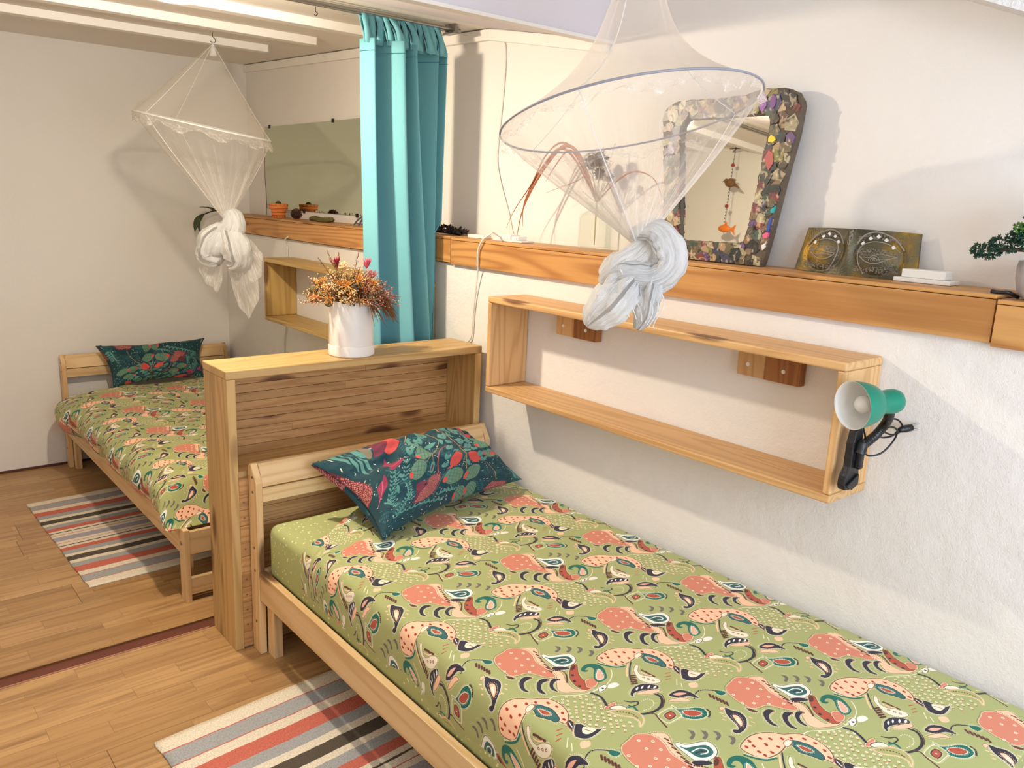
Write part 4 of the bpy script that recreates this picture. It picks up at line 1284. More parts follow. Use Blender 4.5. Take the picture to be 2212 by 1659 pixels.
# ------------------------------------------------------------------ rag rugs
def rug_mat():
    m, nt, b, out = newmat('striped_rag_weave'); L = nt.links.new
    tc = N(nt, 'ShaderNodeTexCoord'); sx = N(nt, 'ShaderNodeSeparateXYZ'); L(tc.outputs['Generated'], sx.inputs[0])
    # symmetric sequence of woven stripes
    half = [(0, 'c'), (.058, 'r'), (.063, 'g'), (.122, 'r'), (.128, 'c'), (.168, 'r'), (.225, 'g'), (.268, 'c'), (.298, 'd'), (.345, 'c'), (.372, 'g'), (.41, 'r'), (.448, 'c'), (.472, 'd'), (.480, 'c'), (.505, 'r'), (.511, 'c'), (.53, 'l')]
    Lr = 1.11; colr = dict(c=(236, 224, 200), r=(208, 116, 98), g=(172, 172, 170), d=(96, 86, 74), l=(176, 168, 176))
    seq = [(p/Lr, c) for p, c in half]; mir = []
    for i in range(len(half)-1, -1, -1):
        s0 = half[i+1][0] if i+1 < len(half) else .555
        mir.append(((Lr-s0)/Lr, half[i][1]))
    allst = seq+[q for q in mir if q[0] > .5001]
    # piecewise constant lookup: two ramps (a ramp holds at most 32 stops)
    def mk(st):
        r = ramp(nt, [(p, colr[c]) for p, c in st], 'CONSTANT'); return r
    h1 = [q for q in allst if q[0] <= .5]; h2 = [q for q in allst if q[0] > .5]
    h2 = [(h2[0][0]-.0001, h1[-1][1])]+h2
    no = N(nt, 'ShaderNodeTexNoise', i_Scale=60, i_Detail=2); L(tc.outputs['Object'], no.inputs['Vector'])
    wv = N(nt, 'ShaderNodeMath', operation='MULTIPLY_ADD'); wv.inputs[1].default_value = .006; L(no.outputs['Fac'], wv.inputs[0]); L(sx.outputs[1], wv.inputs[2])
    r1, r2 = mk(h1), mk(h2); L(wv.outputs[0], r1.inputs[0]); L(wv.outputs[0], r2.inputs[0])
    gt = N(nt, 'ShaderNodeMath', operation='GREATER_THAN'); gt.inputs[1].default_value = .503; L(wv.outputs[0], gt.inputs[0])
    mx = N(nt, 'ShaderNodeMix', data_type='RGBA'); L(gt.outputs[0], mx.inputs[0]); L(r1.outputs[0], mx.inputs[6]); L(r2.outputs[0], mx.inputs[7])
    mp = N(nt, 'ShaderNodeMapping'); mp.inputs['Scale'].default_value = (330, 120, 1); L(tc.outputs['Object'], mp.inputs[0])
    n2 = N(nt, 'ShaderNodeTexNoise', i_Scale=1, i_Detail=2); L(mp.outputs[0], n2.inputs['Vector'])
    vr = N(nt, 'ShaderNodeMapRange'); vr.inputs[1].default_value = .3; vr.inputs[2].default_value = .7; vr.inputs[3].default_value = .78; vr.inputs[4].default_value = 1.1; L(n2.outputs['Fac'], vr.inputs[0])
    hs = N(nt, 'ShaderNodeHueSaturation'); L(mx.outputs[2], hs.inputs['Color']); L(vr.outputs[0], hs.inputs['Value'])
    L(hs.outputs[0], b.inputs['Base Color']); b.inputs['Roughness'].default_value = .95; b.inputs['Specular IOR Level'].default_value = .1
    bp = N(nt, 'ShaderNodeBump', i_Strength=.6, i_Distance=.003); L(n2.outputs['Fac'], bp.inputs['Height']); L(bp.outputs[0], b.inputs['Normal'])
    return m
rugm = rug_mat()
def rug(x0, x1, y0, y1, z, label, skew0=0):
    skew = 0
    m = MB(); nx, ny = 30, 60
    for s_ in (0, 1):
        for j in range(ny+1):
            for i in range(nx+1):
                u, v = i/nx, j/ny; x = x0+(x1-x0)*u; y = y0+(y1-y0)*v+skew*(u-.5)
                edge = (nz(v*26, x0, 3)*.006) if i in (0, nx) else 0
                h = .0065+.0022*nz(x*8, y*8, 5) if s_ == 0 else .0005
                m.v.append((x+edge+.012*(v-.5)*0, y, z+h))
    W1 = nx+1; o_ = W1*(ny+1)
    for j in range(ny):
        for i in range(nx):
            a = j*W1+i; m.f.append((a, a+1, a+1+W1, a+W1)); m.f.append((o_+a, o_+a+W1, o_+a+1+W1, o_+a+1))
    for i in range(nx): m.f.append((i, o_+i, o_+i+1, i+1)); a = ny*W1+i; m.f.append((a, a+1, o_+a+1, o_+a))
    for j in range(ny): a = j*W1; m.f.append((a, a+W1, o_+a+W1, o_+a)); a += nx; m.f.append((a, o_+a, o_+a+W1, a+W1))
    m.mi = [0]*len(m.f)
    o = obj('striped_rug', m, rugm, None, smooth='all', origin=((x0+x1)/2, (y0+y1)/2, z))
    o.rotation_euler = (0, 0, math.atan(skew0/(x1-x0)))
    tag(o, label, 'rug', 'striped rag rugs')
rug(-1.348, -.66, -1.415, -.302, 0, 'striped rag rug under the foreground bed, cream, coral and grey', .045)
rug(-1.275, -.60, .975, 2.105, FZ, 'striped rag rug under the far alcove bed, below the floor step', .02)

# ------------------------------------------------------------------ wall box shelves
def box_shelf(y0, y1, z0, z1, dep, mats, label, brackets):
    # y0 far end, y1 near end
    t = thing('wall_box_shelf', (-dep/2, (y0+y1)/2, z0), label, 'wall shelf', 'open box shelves on the right wall')
    th = .021
    def rounded(name, a0, a1, z_0, z_1, mat):
        m = MB(); m.box(-dep, -.0015, a0, a1, z_0, z_1); return obj(name, m, mat, t, bevel=.004, origin=(-dep/2, (a0+a1)/2, (z_0+z_1)/2))
    rounded('shelf_top', y1, y0, z1-th, z1, mats[1]); rounded('shelf_bottom', y1, y0, z0, z0+th, mats[1])
    for a in ((y0-th, y0), (y1, y1+th)): rounded('side_panel', a[0]+.0008, a[1]-.0008, z0+th+.0004, z1-th-.0004, mats[2])
    for (ya, yb) in brackets:
        ym = ya+(yb-ya)*.45; zt = z1-th-.001; zb = z1-th-.092
        g = None
        m = MB(); m.box(-.026, -.002, ym, ya, zb, zt); b1 = obj('bracket_block', m, mats[2], t, bevel=.0015, origin=(-.014, (ya+ym)/2, zb))
        m = MB(); m.box(-.030, -.002, yb, ym-.0008, zb, zt); b2 = obj('bracket_block', m, w_block, t, bevel=.0015, origin=(-.014, (yb+ym)/2, zb), label='darker brown bracket block')
        for bl, yy, x in ((b1, (ya+ym)/2+.01, -.026), (b2, (ym+yb)/2-.005, -.030)):
            m = MB(); mt = Matrix.Rotation(-PI/2, 4, 'Y')
            m.lathe([(.0022, .0005), (.0055, .0012), (.0058, 0)], 14, (x, yy, zb+.032), mt); m.lathe([(0, .0002), (.0022, .0004)], 14, (x, yy, zb+.032), mt)
            obj('screw', m, whitepl, bl)
    return t
box_shelf(-.209, -1.531, .832, 1.172, .175, w_shelf, 'long pine box shelf above the foreground bed, with green clip lamp', [(-.405, -.598), (-1.142, -1.335)])
box_shelf(1.70, .36, .828, 1.155, .175, w_fshelf, 'pine box shelf in the alcove behind the vase and curtain', [(.95, .76)])

# ------------------------------------------------------------------ teal curtain and its rod
cm, nt, b, out = newmat('teal_cotton'); L = nt.links.new
nt.nodes.remove(b)
tc = N(nt, 'ShaderNodeTexCoord'); no = N(nt, 'ShaderNodeTexNoise', i_Scale=300, i_Detail=2); L(tc.outputs['Object'], no.inputs['Vector'])
mx = N(nt, 'ShaderNodeMix', data_type='RGBA'); mx.inputs[6].default_value = (*lin((110, 172, 180)), 1); mx.inputs[7].default_value = (*lin((126, 184, 190)), 1); L(no.outputs['Fac'], mx.inputs[0])
d1 = N(nt, 'ShaderNodeBsdfDiffuse'); t1 = N(nt, 'ShaderNodeBsdfTranslucent'); L(mx.outputs[2], d1.inputs[0]); L(mx.outputs[2], t1.inputs[0])
ms = N(nt, 'ShaderNodeMixShader'); ms.inputs[0].default_value = .05; L(d1.outputs[0], ms.inputs[1]); L(t1.outputs[0], ms.inputs[2]); L(ms.outputs[0], out.inputs[0])
t = thing('curtain', (-.19, .30, 0), 'teal tab-top curtain drawn to the right wall between the two beds', 'curtain')
secA = [(0, .330), (.03, .285), (.07, .262), (.105, .285), (.145, .338), (.185, .345), (.24, .318), (.31, .262), (.37, .236), (.41, .25), (.44, .31), (.47, .345), (.51, .322), (.56, .275), (.60, .262), (.635, .29), (.66, .35)]
secB = [(.60, .345), (.66, .365), (.84, .275), (.865, .28), (.895, .345), (.985, .29), (1.0, .295)]
def cpanel(name, sec, x_of, z0, z1, yoff=0, nzv=50):
    C_ = [(p.x, p.z) for p in curve([(a, 0, b_) for a, b_ in sec], 8)]
    m = MB(); nx = len(C_)
    for j in range(nzv+1):
        v = j/nzv; z = z1+(z0-z1)*v
        for (s_, y) in C_:
            amp = 1.0+.15*v+.08*nz(s_*3, v*2, 1)
            yy = .345+(y-.31)*amp+yoff+.012*nz(s_*2, v*2.5, 4)
            x = x_of(s_, v)+.010*nz(s_*4, v*3, 8)*v
            m.v.append((min(x, -.026) if z < 1.4 else x, yy, z))
    m.f = [(j*nx+i, j*nx+i+1, (j+1)*nx+i+1, (j+1)*nx+i) for j in range(nzv) for i in range(nx-1)]; m.mi = [0]*len(m.f)
    o = obj(name, m, cm, t, smooth='all'); sd = o.modifiers.new('thick', 'SOLIDIFY'); sd.thickness = .0025; return o
CT = 2.048
cpanel('curtain_panel', secA, lambda s_, v: -.356+.045*v+(.345+.02*v)*s_*(1+.33*sm(0, 1, v)), .03, CT)
cpanel('curtain_panel', secB, lambda s_, v: -.356+.045*v+(.375-.085*v)*s_, .03, CT, .018)
# stitched top hem
def hem(sec, x_of, yoff=0):
    C_ = [(p.x, p.z) for p in curve([(a, 0, b_) for a, b_ in sec], 8)]
    m = MB(); m.tube([(x_of(s_, 0), .345+(y-.31)*1.0+yoff-.0035+.012*nz(s_*2, .05, 4), CT-.042) for s_, y in C_], .0009, 5)
    obj('hem_stitching', m, plain('teal_thread', (34, 104, 112), .8), t)
hem(secA, lambda s_, v: -.356+.345*s_); hem(secB, lambda s_, v: -.356+.375*s_, .018)
rz, ry = 2.128, .335
tops = [(.04, .285), (.12, .31), (.21, .31), (.30, .28), (.38, .26), (.45, .315), (.52, .30), (.59, .28), (.66, .33), (.74, .33), (.82, .30), (.90, .32), (.97, .31)]
for k, (s_, y) in enumerate(tops):
    y += .03
    xb = -.356+.36*s_; xt = -.365+.325*s_; wd = .0205+.003*(k % 3); tw = .003*((k*7) % 5-2)
    m = MB()
    for side in (-1, 1):
        pts = []
        for q in range(9):
            v = q/8; z = CT+.004-.02*(1-min(1, v*5))+(rz-CT)*v
            yy = y*(1-v)+(ry+side*.007)*v
            hw = wd*(1-.12*math.sin(PI*v*.8))*(1+.15*side)
            xc = xb*(1-v)+xt*v+tw*math.sin(PI*v)
            pts.append(((xc-hw, yy-.006*math.sin(PI*v), z), (xc, yy-.012*side*-1*math.sin(PI*v), z), (xc+hw, yy+.006*math.sin(PI*v), z)))
        b0 = len(m.v); m.v += [p for r_ in pts for p in r_]
        m.f += [(b0+3*q+i, b0+3*q+i+1, b0+3*q+3+i+1, b0+3*q+3+i) for q in range(8) for i in range(2)]
    arc = []
    b0 = len(m.v)
    for q in range(7):
        a = PI*q/6; yy = ry-.011*math.cos(a); z = rz+.011*math.sin(a)
        m.v += [(xt-wd*.6, yy, z), (xt+wd*.6, yy, z)]
    m.f += [(b0+2*q, b0+2*q+1, b0+2*q+3, b0+2*q+2) for q in range(6)]
    m.mi = [0]*len(m.f)
    o = obj('curtain_tab', m, cm, t, smooth='all'); sd = o.modifiers.new('thick', 'SOLIDIFY'); sd.thickness = .002
t = thing('curtain_rod', (-.6, .30, rz), 'double steel curtain rod running along the alcove ceiling edge', 'curtain rod')
for yy, zz in ((ry, rz), (ry-.028, rz+.002)):
    m = MB(); m.tube([(XL+.02, yy, zz), (.035, yy, zz)], .0055, 12); obj('rod', m, metal, t, smooth=True)
m = MB(); m.box(.012, .022, ry-.045, ry+.02, rz-.012, rz+.024); m.box(.004, .034, ry-.048, ry+.022, rz-.014, rz-.0085); m.tube([(.030, ry-.035, rz-.012), (.030, ry-.035, rz+.012)], .006, 8)
obj('bracket', m, metal, t)
m = MB()
for yy in (ry, ry-.028): m.tube([(.035, yy, rz), (.048, yy, rz)], .0085, 12)
obj('end_cap', m, metal, t)

# ------------------------------------------------------------------ ceiling lamp of the alcove
lz_ = 2.128
t = thing('ceiling_lamp', (-1.06, .20, lz_), 'small white ceiling lamp above the alcove, at the top edge', 'ceiling lamp')
lc = (-1.06, .20)
m = MB(); m.lathe([(0, lz_), (.03, lz_), (.034, lz_-.008), (.030, lz_-.02), (.008, lz_-.024), (.008, 2.085)], 32, (*lc, 0)); obj('base', m, whitepl, t, smooth=True)
m = MB(); m.lathe([(.010, 2.092), (.034, 2.086), (.046, 2.072), (.048, 2.032), (.046, 2.032), (.044, 2.069), (.033, 2.081), (.010, 2.086)], 32, (*lc, 0)); obj('shade', m, whitepl, t, smooth=True)
em, nt, b, out = newmat('lit_bulb'); b.inputs['Emission Color'].default_value = (1, .84, .62, 1); b.inputs['Emission Strength'].default_value = 12
m = MB(); m.lathe([(0, 2.046), (.015, 2.049), (.024, 2.058), (.024, 2.066), (.014, 2.078), (0, 2.080)], 24, (*lc, 0)); obj('bulb', m, em, t, smooth='all')

# ------------------------------------------------------------------ mosquito nets
net_up = net_mat('net_canopy', (236, 228, 218), .26, .62)
net_up2 = net_mat('far_net_canopy', (244, 236, 222), .09, .45)
net_lo = net_mat('net_gathered', (240, 234, 226), .075, .45, folds=.7, stretch=(60, .8, 1), gain=1.2)
net_lace = net_mat('net_lace', (246, 240, 232), .08, .35, folds=.7, stretch=(120, 5, 1), gain=.1)
cloth_white = net_mat('net_bundle', (246, 246, 244), .84, .98, crease=.012)
cloth_veil = net_mat('net_veil', (248, 244, 238), .22, .7, folds=.5, stretch=(30, 4, 1), gain=.5)
def ring_pt(c, ax, ay, a): return c+ax*math.cos(a)+ay*math.sin(a)
def net(apex, c, ax, ay, knot, label, hoopmat, hook_z, concave, lace_up):
    t = thing('mosquito_net', tuple(apex), label, 'mosquito net', 'knotted mosquito nets over the beds')
    n = 96
    # upper canopy
    def up(u, v):
        a = 2*PI*u; e = ring_pt(c, ax, ay, a); p = apex.lerp(e, v)
        k = math.sin(PI*v)*concave; axis = apex.lerp(c, v)
        return p.lerp(axis, k)
    m = MB(); m.grid(up, n, 20, wrap=True)
    uv = [(i/n*6, j/20*.35) for j in range(21) for i in range(n)]
    obj('canopy', m, net_up if concave > .05 else net_up2, t, smooth='all', uvf=uv)
    # gathered lower part down to the knot
    def lo(u, v):
        a = 2*PI*u; e = ring_pt(c, ax, ay, a)
        th = .012+.004*math.cos(a*3); kp = knot+(ax.normalized()*math.cos(a)+ay.normalized()*math.sin(a))*th
        p = e.lerp(kp, v); fold = (1-v)*v*.05*math.sin(a*17+2*math.sin(a*3))
        axis = c.lerp(knot, v); d = (p-axis); p = axis+d*(1+fold*1.6+.04*math.sin(PI*v))
        return p
    m = MB(); m.grid(lo, 192, 24, wrap=True)
    uv = [(i/192, j/24) for j in range(25) for i in range(192)]
    obj('gathered_skirt', m, net_lo, t, smooth='all', uvf=uv)
    # hoop, sleeve and frilled lace band
    m = MB(); m.tube([ring_pt(c, ax, ay, 2*PI*k/72) for k in range(72)], .0026 if concave > .05 else .0035, 8, close=True); obj('hoop', m, hoopmat, t, smooth='all')
    def lace(u, v):
        a = 2*PI*u; e = ring_pt(c, ax, ay, a); d = (knot-c).normalized()
        return e+d*(v*lace_up*(1+.35*math.sin(a*11)+.2*nz(a*9, v*4)))+(e-c).normalized()*(.010*math.sin(a*37+v*5)*v-.004)
    m = MB(); m.grid(lace, 240, 5, wrap=True)
    uv = [(i/240, j/5) for j in range(6) for i in range(240)]
    obj('lace_band', m, net_lace, t, smooth='all', uvf=uv)
    # seams: cords from apex over the hoop to the knot
    m = MB()
    for a in (.35, 2.35, 4.2):
        pts = [up(a/(2*PI), k/14) for k in range(15)]+[lo(a/(2*PI), k/14) for k in range(1, 15)]; m.tube(pts, .0012, 5)
    obj('seam', m, cloth_white, t)
    # tip cone, cord and hook
    m = MB(); m.lathe([(.016, -.05), (.010, -.02), (.003, .006), (0, .012)], 16, apex); obj('tip', m, cloth_white, t, smooth='all')
    m = MB(); hk = [(0, 0, hook_z), (0, 0, hook_z-.018), (.010, 0, hook_z-.028), (.011, 0, hook_z-.040), (0, 0, hook_z-.048), (-.010, 0, hook_z-.040)]
    pts = curve([Vector((apex.x+x, apex.y+y, z)) for x, y, z in hk], 4); m.tube(pts, .0016, 6)
    m.tube([apex+Vector((0, 0, .008)), Vector((apex.x, apex.y, hook_z-.047))], .0012, 5)
    obj('hook', m, darkmetal, t)
    return t
def veil(path, widths, thick, mat, par, name, seed, nseg=40, ripples=3, amp=.18, flat=.55, uvs=True):
    """soft bundled cloth: a fat wrinkled tube following path"""
    P = curve(path, 8); m = MB(); n = len(P); ring = 36
    ws = []
    for i in range(n):
        f = i/(n-1)*(len(widths)-1); k = min(int(f), len(widths)-2); ws.append(widths[k]*(1-(f-k))+widths[k+1]*(f-k))
    prev = None
    for i, p in enumerate(P):
        tan = (P[min(i+1, n-1)]-P[max(i-1, 0)]).normalized()
        x = tan.orthogonal().normalized() if prev is None else (prev-tan*prev.dot(tan)).normalized(); prev = x; y = tan.cross(x)
        for k in range(ring):
            a = 2*PI*k/ring
            q = a*ripples+i*.18
            r = ws[i]*(1+amp*math.sin(q)*.5+amp*.9*(1-abs(nz(math.cos(a)*2.2+seed, math.sin(a)*2.2, i*.22))*2.4)*.6+amp*.4*nz(math.cos(a)*6, math.sin(a)*6+seed, i*.5))
            m.v.append(tuple(p+x*math.cos(a)*r+y*math.sin(a)*r*flat))
    m.f = [(i*ring+k, i*ring+(k+1) % ring, (i+1)*ring+(k+1) % ring, (i+1)*ring+k) for i in range(n-1) for k in range(ring)]
    m.f += [tuple(range(ring)), tuple((n-1)*ring+k for k in range(ring))]; m.mi = [0]*len(m.f)
    o = obj(name, m, mat, par, smooth='all', uvf=[(k/ring, i/(n-1)) for i in range(n) for k in range(ring)])
    return o
V = Vector
# near net: hoop seen slightly from below, tilted
rx = V((.786, -.613, 0)).normalized(); vw = V((.613, .786, 0))
cN = V((-.4409, -1.0565, 1.704)); axN = V((.2368, -.1847, .0509)); ayN = vw*.300+V((0, 0, -.056))
apN = V((-.415, -1.035, 2.075)); kN = V((-.452, -1.128, 1.412))
hgrey = plain('grey_hoop', (146, 146, 156), .5)
tn = net(apN, cN, axN, ayN, kN, 'large knotted white mosquito net in front of the collage mirror, grey hoop', hgrey, 2.75, .40, .030)
sx = rx; up_ = V((0, 0, 1))
def PN(px, py, dz=0):   # offsets in the plane facing the bed: metres right / up from the knot
    return kN+rx*px+up_*py+vw*dz
veil([PN(-.022, .022, .0), PN(.03, .035, -.02), PN(.062, -.0, -.035), PN(.066, -.045, -.045), PN(.03, -.075, -.05), PN(-.03, -.075, -.04), PN(-.065, -.09, -.02)], [.012, .034, .042, .040, .036, .034, .02], 0, cloth_white, tn, 'knot_fold', 3, ripples=4, amp=.22, flat=.7)
veil([PN(.045, .02, .02), PN(.0, -.03, -.015), PN(-.035, -.06, -.02), PN(-.05, -.085, .0), PN(-.01, -.10, .02), PN(.05, -.07, .03)], [.02, .036, .045, .042, .04, .03], 0, cloth_white, tn, 'knot_fold', 8, ripples=5, amp=.2, flat=.75)
veil([PN(.0, -.065, -.02), PN(-.03, -.10, -.02), PN(-.065, -.145, -.02), PN(-.10, -.180, -.02), PN(-.115, -.196, -.02)], [.035, .060, .064, .040, .010], 0, cloth_white, tn, 'hanging_bundle', 5, ripples=6, amp=.2, flat=.75)
veil([PN(.035, -.055, -.03), PN(.025, -.11, -.03), PN(.02, -.16, -.03), PN(.005, -.198, -.03)], [.038, .046, .040, .012], 0, cloth_white, tn, 'hanging_bundle', 11, ripples=6, amp=.28, flat=.6)
m = MB()
for k in range(9):
    a = k*.7; pts = [PN(-.05+.012*k+.01*math.sin(a+q*.9), -.055-.017*q-.004*k, -.065+.004*math.sin(q+k)) for q in range(7)]; m.tube(curve(pts, 4), .0012, 5)
obj('cloth_creases', m, cloth_white, tn, kind='stuff')
# far net
hk = V((-.470, 1.500, 2.19))
s2 = .0021
rx2 = V((.7696, -.6372, 0)).normalized(); vw2 = V((.6289, .7456, 0)).normalized()
cF = V((-.553, 1.445, 1.772)); axF = V((.2203, -.202, -.0545)); ayF = vw2*.295+V((0, 0, .004))
tf = net(V((-.472, 1.498, 2.137)), cF, axF, ayF, V((-.512, 1.30, 1.362)), 'smaller-looking white mosquito net hanging over the far alcove bed', cloth_white, 2.188, .03, .040)
kF = V((-.512, 1.30, 1.362))
def PF(px, py, dz=0): return kF+rx2*px*s2+up_*py*s2+vw2*dz*s2
veil([PF(-6, 8), PF(14, 6, -8), PF(16, -16, -12), PF(-2, -28, -12), PF(-22, -34, -6)], [.018, .045, .055, .05, .03], 0, cloth_white, tf, 'knot_fold', 2, ripples=4, amp=.12, flat=.8)
veil([PF(-2, -20), PF(-24, -46, -8), PF(-34, -78, -6), PF(-14, -92, -8)], [.05, .085, .07, .03], 0, cloth_white, tf, 'hanging_bundle', 6, ripples=5, amp=.2, flat=.7)
veil([PF(6, -22), PF(22, -56, -8), PF(24, -88, -6), PF(4, -100, -6)], [.05, .09, .075, .03], 0, cloth_white, tf, 'hanging_bundle', 9, ripples=5, amp=.2, flat=.7)
def sheet(name, par, pf, top, bot, seed, ny=26, nx=30):
    # thin hanging veil between a top and bottom outline
    m = MB()
    def fn(u, v):
        def at(l, f):
            f *= len(l)-1; k = min(int(f), len(l)-2); a, b_ = l[k], l[k+1]; return (a[0]+(b_[0]-a[0])*(f-k), a[1]+(b_[1]-a[1])*(f-k))
        a, b_ = at(top, u), at(bot, u); x = a[0]+(b_[0]-a[0])*v; y = a[1]+(b_[1]-a[1])*v
        return pf(x, y, 9*math.sin(u*15+seed+v*3)*math.sin(PI*min(1, v+.15))+8*nz(u*4, v*4, seed))
    m.grid(fn, nx, ny); obj(name, m, cloth_veil, par, smooth='all', uvf=[(i/nx, j/ny) for j in range(ny+1) for i in range(nx+1)])
sheet('trailing_veil', tf, PF, [(-10, -40), (10, -50), (40, -60)], [(2, -120), (20, -190), (42, -216), (66, -170), (62, -110)], 1)
sheet('trailing_veil', tf, PF, [(10, -8), (24, -10), (36, -30)], [(30, -100), (50, -135), (72, -120), (76, -70)], 4)
sheet('trailing_veil', tf, PF, [(-44, -60), (-30, -70), (-10, -60)], [(-66, -110), (-52, -140), (-34, -150), (-26, -160), (-14, -130)], 7)
# ------------------------------------------------------------------ green clip lamp on the near shelf end
Y0 = -1.5525
t = thing('clip_lamp', (-.13, Y0, .88), 'green clip-on reading lamp clamped to the end of the long box shelf', 'clip lamp')
grn = plain('green_enamel', (6, 126, 100), .35, var=.02); inw = plain('lamp_white_inside', (236, 234, 228), .4, var=.02)
# clamp: long black body hugging the end panel
m = MB()
def cyl_x(prof): pass
outl = [(-.193, .893), (-.190, .915), (-.176, .935), (-.175, .990), (-.168, 1.020), (-.150, 1.030), (-.134, 1.015), (-.132, .985), (-.136, .935), (-.128, .905), (-.136, .885), (-.165, .878), (-.186, .881)]
m.prism(outl, 1, Y0-.020, Y0-.001); obj('clamp_jaw', m, black, t, bevel=.003)
m = MB(); m.prism([(-.160, .93), (-.158, 1.0), (-.142, 1.0), (-.142, .93)], 1, Y0-.034, Y0-.019); obj('clamp_ridge', m, black, t, bevel=.004)
m = MB(); m.box(-.150, -.136, Y0-.028, Y0-.020, .955, .975); obj('switch', m, plain('switch_black', (40, 40, 44), .25), t, bevel=.002)
m = MB(); m.prism([(-.19, .895), (-.14, .915), (-.138, .89), (-.165, .880)], 1, Y0-.026, Y0-.019); obj('clamp_foot', m, black, t, bevel=.002)
arm = curve([(-.152, Y0-.028, .985), (-.135, Y0-.032, .994), (-.116, Y0-.038, 1.007), (-.106, Y0-.047, 1.026), (-.114, Y0-.060, 1.048), (-.140, Y0-.074, 1.072)], 10)
m = MB(); m.tube(arm, [.0105+.0007*math.sin(i*2.2) for i in range(len(arm))], 16); obj('gooseneck_arm', m, black, t, smooth='all')
m = MB(); m.tube([(-.158, Y0-.028, .968), (-.150, Y0-.028, .992)], .013, 16); obj('arm_joint', m, black, t, smooth=True)
op = V((-.1535, -1.560, 1.0735)); cup = V((-.058, -1.625, 1.104)); ax = (cup-op).normalized()
# the shade opens towards the room: axis from the opening back to the cap
axd = V((.952, -.311, .03)).normalized()
openc = V((-.2491, -1.5937, 1.0965))
mt = axd.to_track_quat('Z', 'Y').to_matrix().to_4x4()
prof = [(.0585, 0), (.0575, .010), (.0535, .028), (.047, .044), (.038, .056), (.030, .062), (.0275, .066), (.0285, .075), (.0305, .092), (.0305, .100), (.027, .110), (.018, .117), (.008, .120), (0, .1205)]
prof = [(r_*.915, h_*1.16) for r_, h_ in prof]
m = MB(); m.lathe(prof, 56, openc, mt); 
o = obj('lamp_shade', m, grn, t, smooth='all')
m = MB(); m.lathe([(r_*.915, h_*1.16) for r_, h_ in [(.0585, 0), (.0570, .0003), (.0560, .010), (.052, .028), (.0455, .043), (.036, .054), (.024, .061), (0, .063)]], 56, openc, mt); obj('shade_lining', m, inw, t, smooth='all')
m = MB(); m.lathe([(0, .012), (.010, .014), (.018, .022), (.020, .032), (.017, .044), (.011, .056), (.010, .062)], 24, openc, mt); obj('bulb', m, plain('frosted_bulb', (238, 236, 230), .12, var=.01), t, smooth='all')
m = MB(); m.tube([openc+axd*.108+V((0, 0, -.014)), V((-.140, Y0-.074, 1.070)), V((-.130, Y0-.069, 1.060))], .0115, 14); obj('socket_neck', m, black, t, smooth=True)
m = MB(); m.tube(curve([(-.165, Y0-.012, 1.012), (-.160, Y0-.016, 1.030), (-.14, Y0-.014, 1.034), (-.125, Y0-.02, 1.0), (-.128, Y0-.022, .972), (-.112, Y0-.028, .955), (-.086, Y0-.045, .962), (-.066, Y0-.058, .990), (-.070, Y0-.066, 1.018), (-.095, Y0-.060, 1.030), (-.105, Y0-.045, 1.012), (-.085, Y0-.040, .998), (-.055, Y0-.050, 1.000), (-.040, Y0-.054, 1.012)], 10), .0022, 8)
m.tube(curve([(-.085, Y0-.05, 1.036), (-.062, Y0-.05, 1.042), (-.040, Y0-.055, 1.034), (-.030, Y0-.060, 1.018), (-.040, Y0-.058, 1.008), (-.07, Y0-.055, 1.006), (-.10, Y0-.05, 1.016)], 10), .0022, 8)
obj('cord', m, black, t, smooth='all')
pd = (V((.012, -1.668, 1.022))-V((-.045, -1.612, 1.008))).normalized(); p0 = V((-.052, -1.606, 1.006))
p0 = V((-.040, -1.6065, 1.012)); pd = V((.80, -.56, .22)).normalized()
m = MB(); m.tube([p0+pd*q for q in (0, .006, .018, .024, .034, .036)], [.004, .007, .009, .0085, .008, .006], 10); obj('plug', m, black, t, smooth='all')
sd_ = pd.cross(V((.6, .75, 0))).normalized(); m = MB()
for sg in (-1, 1): m.tube([p0+pd*.035+sd_*sg*.0065, p0+pd*.052+sd_*sg*.0065], .0016, 8)
obj('plug_pins', m, metal, t)

# ------------------------------------------------------------------ vase and dried bouquet
vx, vy, vz = -.548, .082, dh
t = thing('flower_vase', (vx, vy, vz), 'matte white cylinder vase with saucer standing on the divider shelf', 'vase')
vm = plain('matte_white_ceramic', (230, 224, 216), .45, .05, 60, var=.02)
m = MB(); m.lathe([(0, .0005), (.077, .0005), (.080, .004), (.080, .034), (.0785, .037), (.074, .037), (.074, .012), (0, .012)], 72, (vx, vy, vz)); obj('saucer', m, vm, t, smooth=True)
m = MB(); m.lathe([(0, .0125), (.071, .0125), (.0735, .018), (.0765, .042), (.0770, .188), (.0755, .191), (.073, .190), (.073, .17), (0, .17)], 72, (vx, vy, vz)); obj('pot', m, vm, t, smooth=True)
bq = thing('dried_bouquet', (vx, vy, vz+.18), 'dried flower bouquet in ochre, cream and pink standing in the white vase', 'dried flowers')
hc = V((vx-.012, vy, vz+.193))
def pm_(n, c, r=.8): return plain(n, c, r, var=.25, vscale=40)
cream_f, ochre_f, pink_f, red_f, mauve_f, olive_f, brown_f = pm_('dry_cream', (222, 186, 136)), pm_('dry_ochre', (206, 140, 60)), pm_('dry_pink', (206, 92, 110)), pm_('dry_red', (150, 30, 44)), pm_('dry_mauve', (176, 116, 106)), pm_('dry_olive', (104, 92, 56)), pm_('dry_brown', (128, 84, 44))
def dirv(az, el): return V((math.cos(az)*math.cos(el), math.sin(az)*math.cos(el), math.sin(el)))
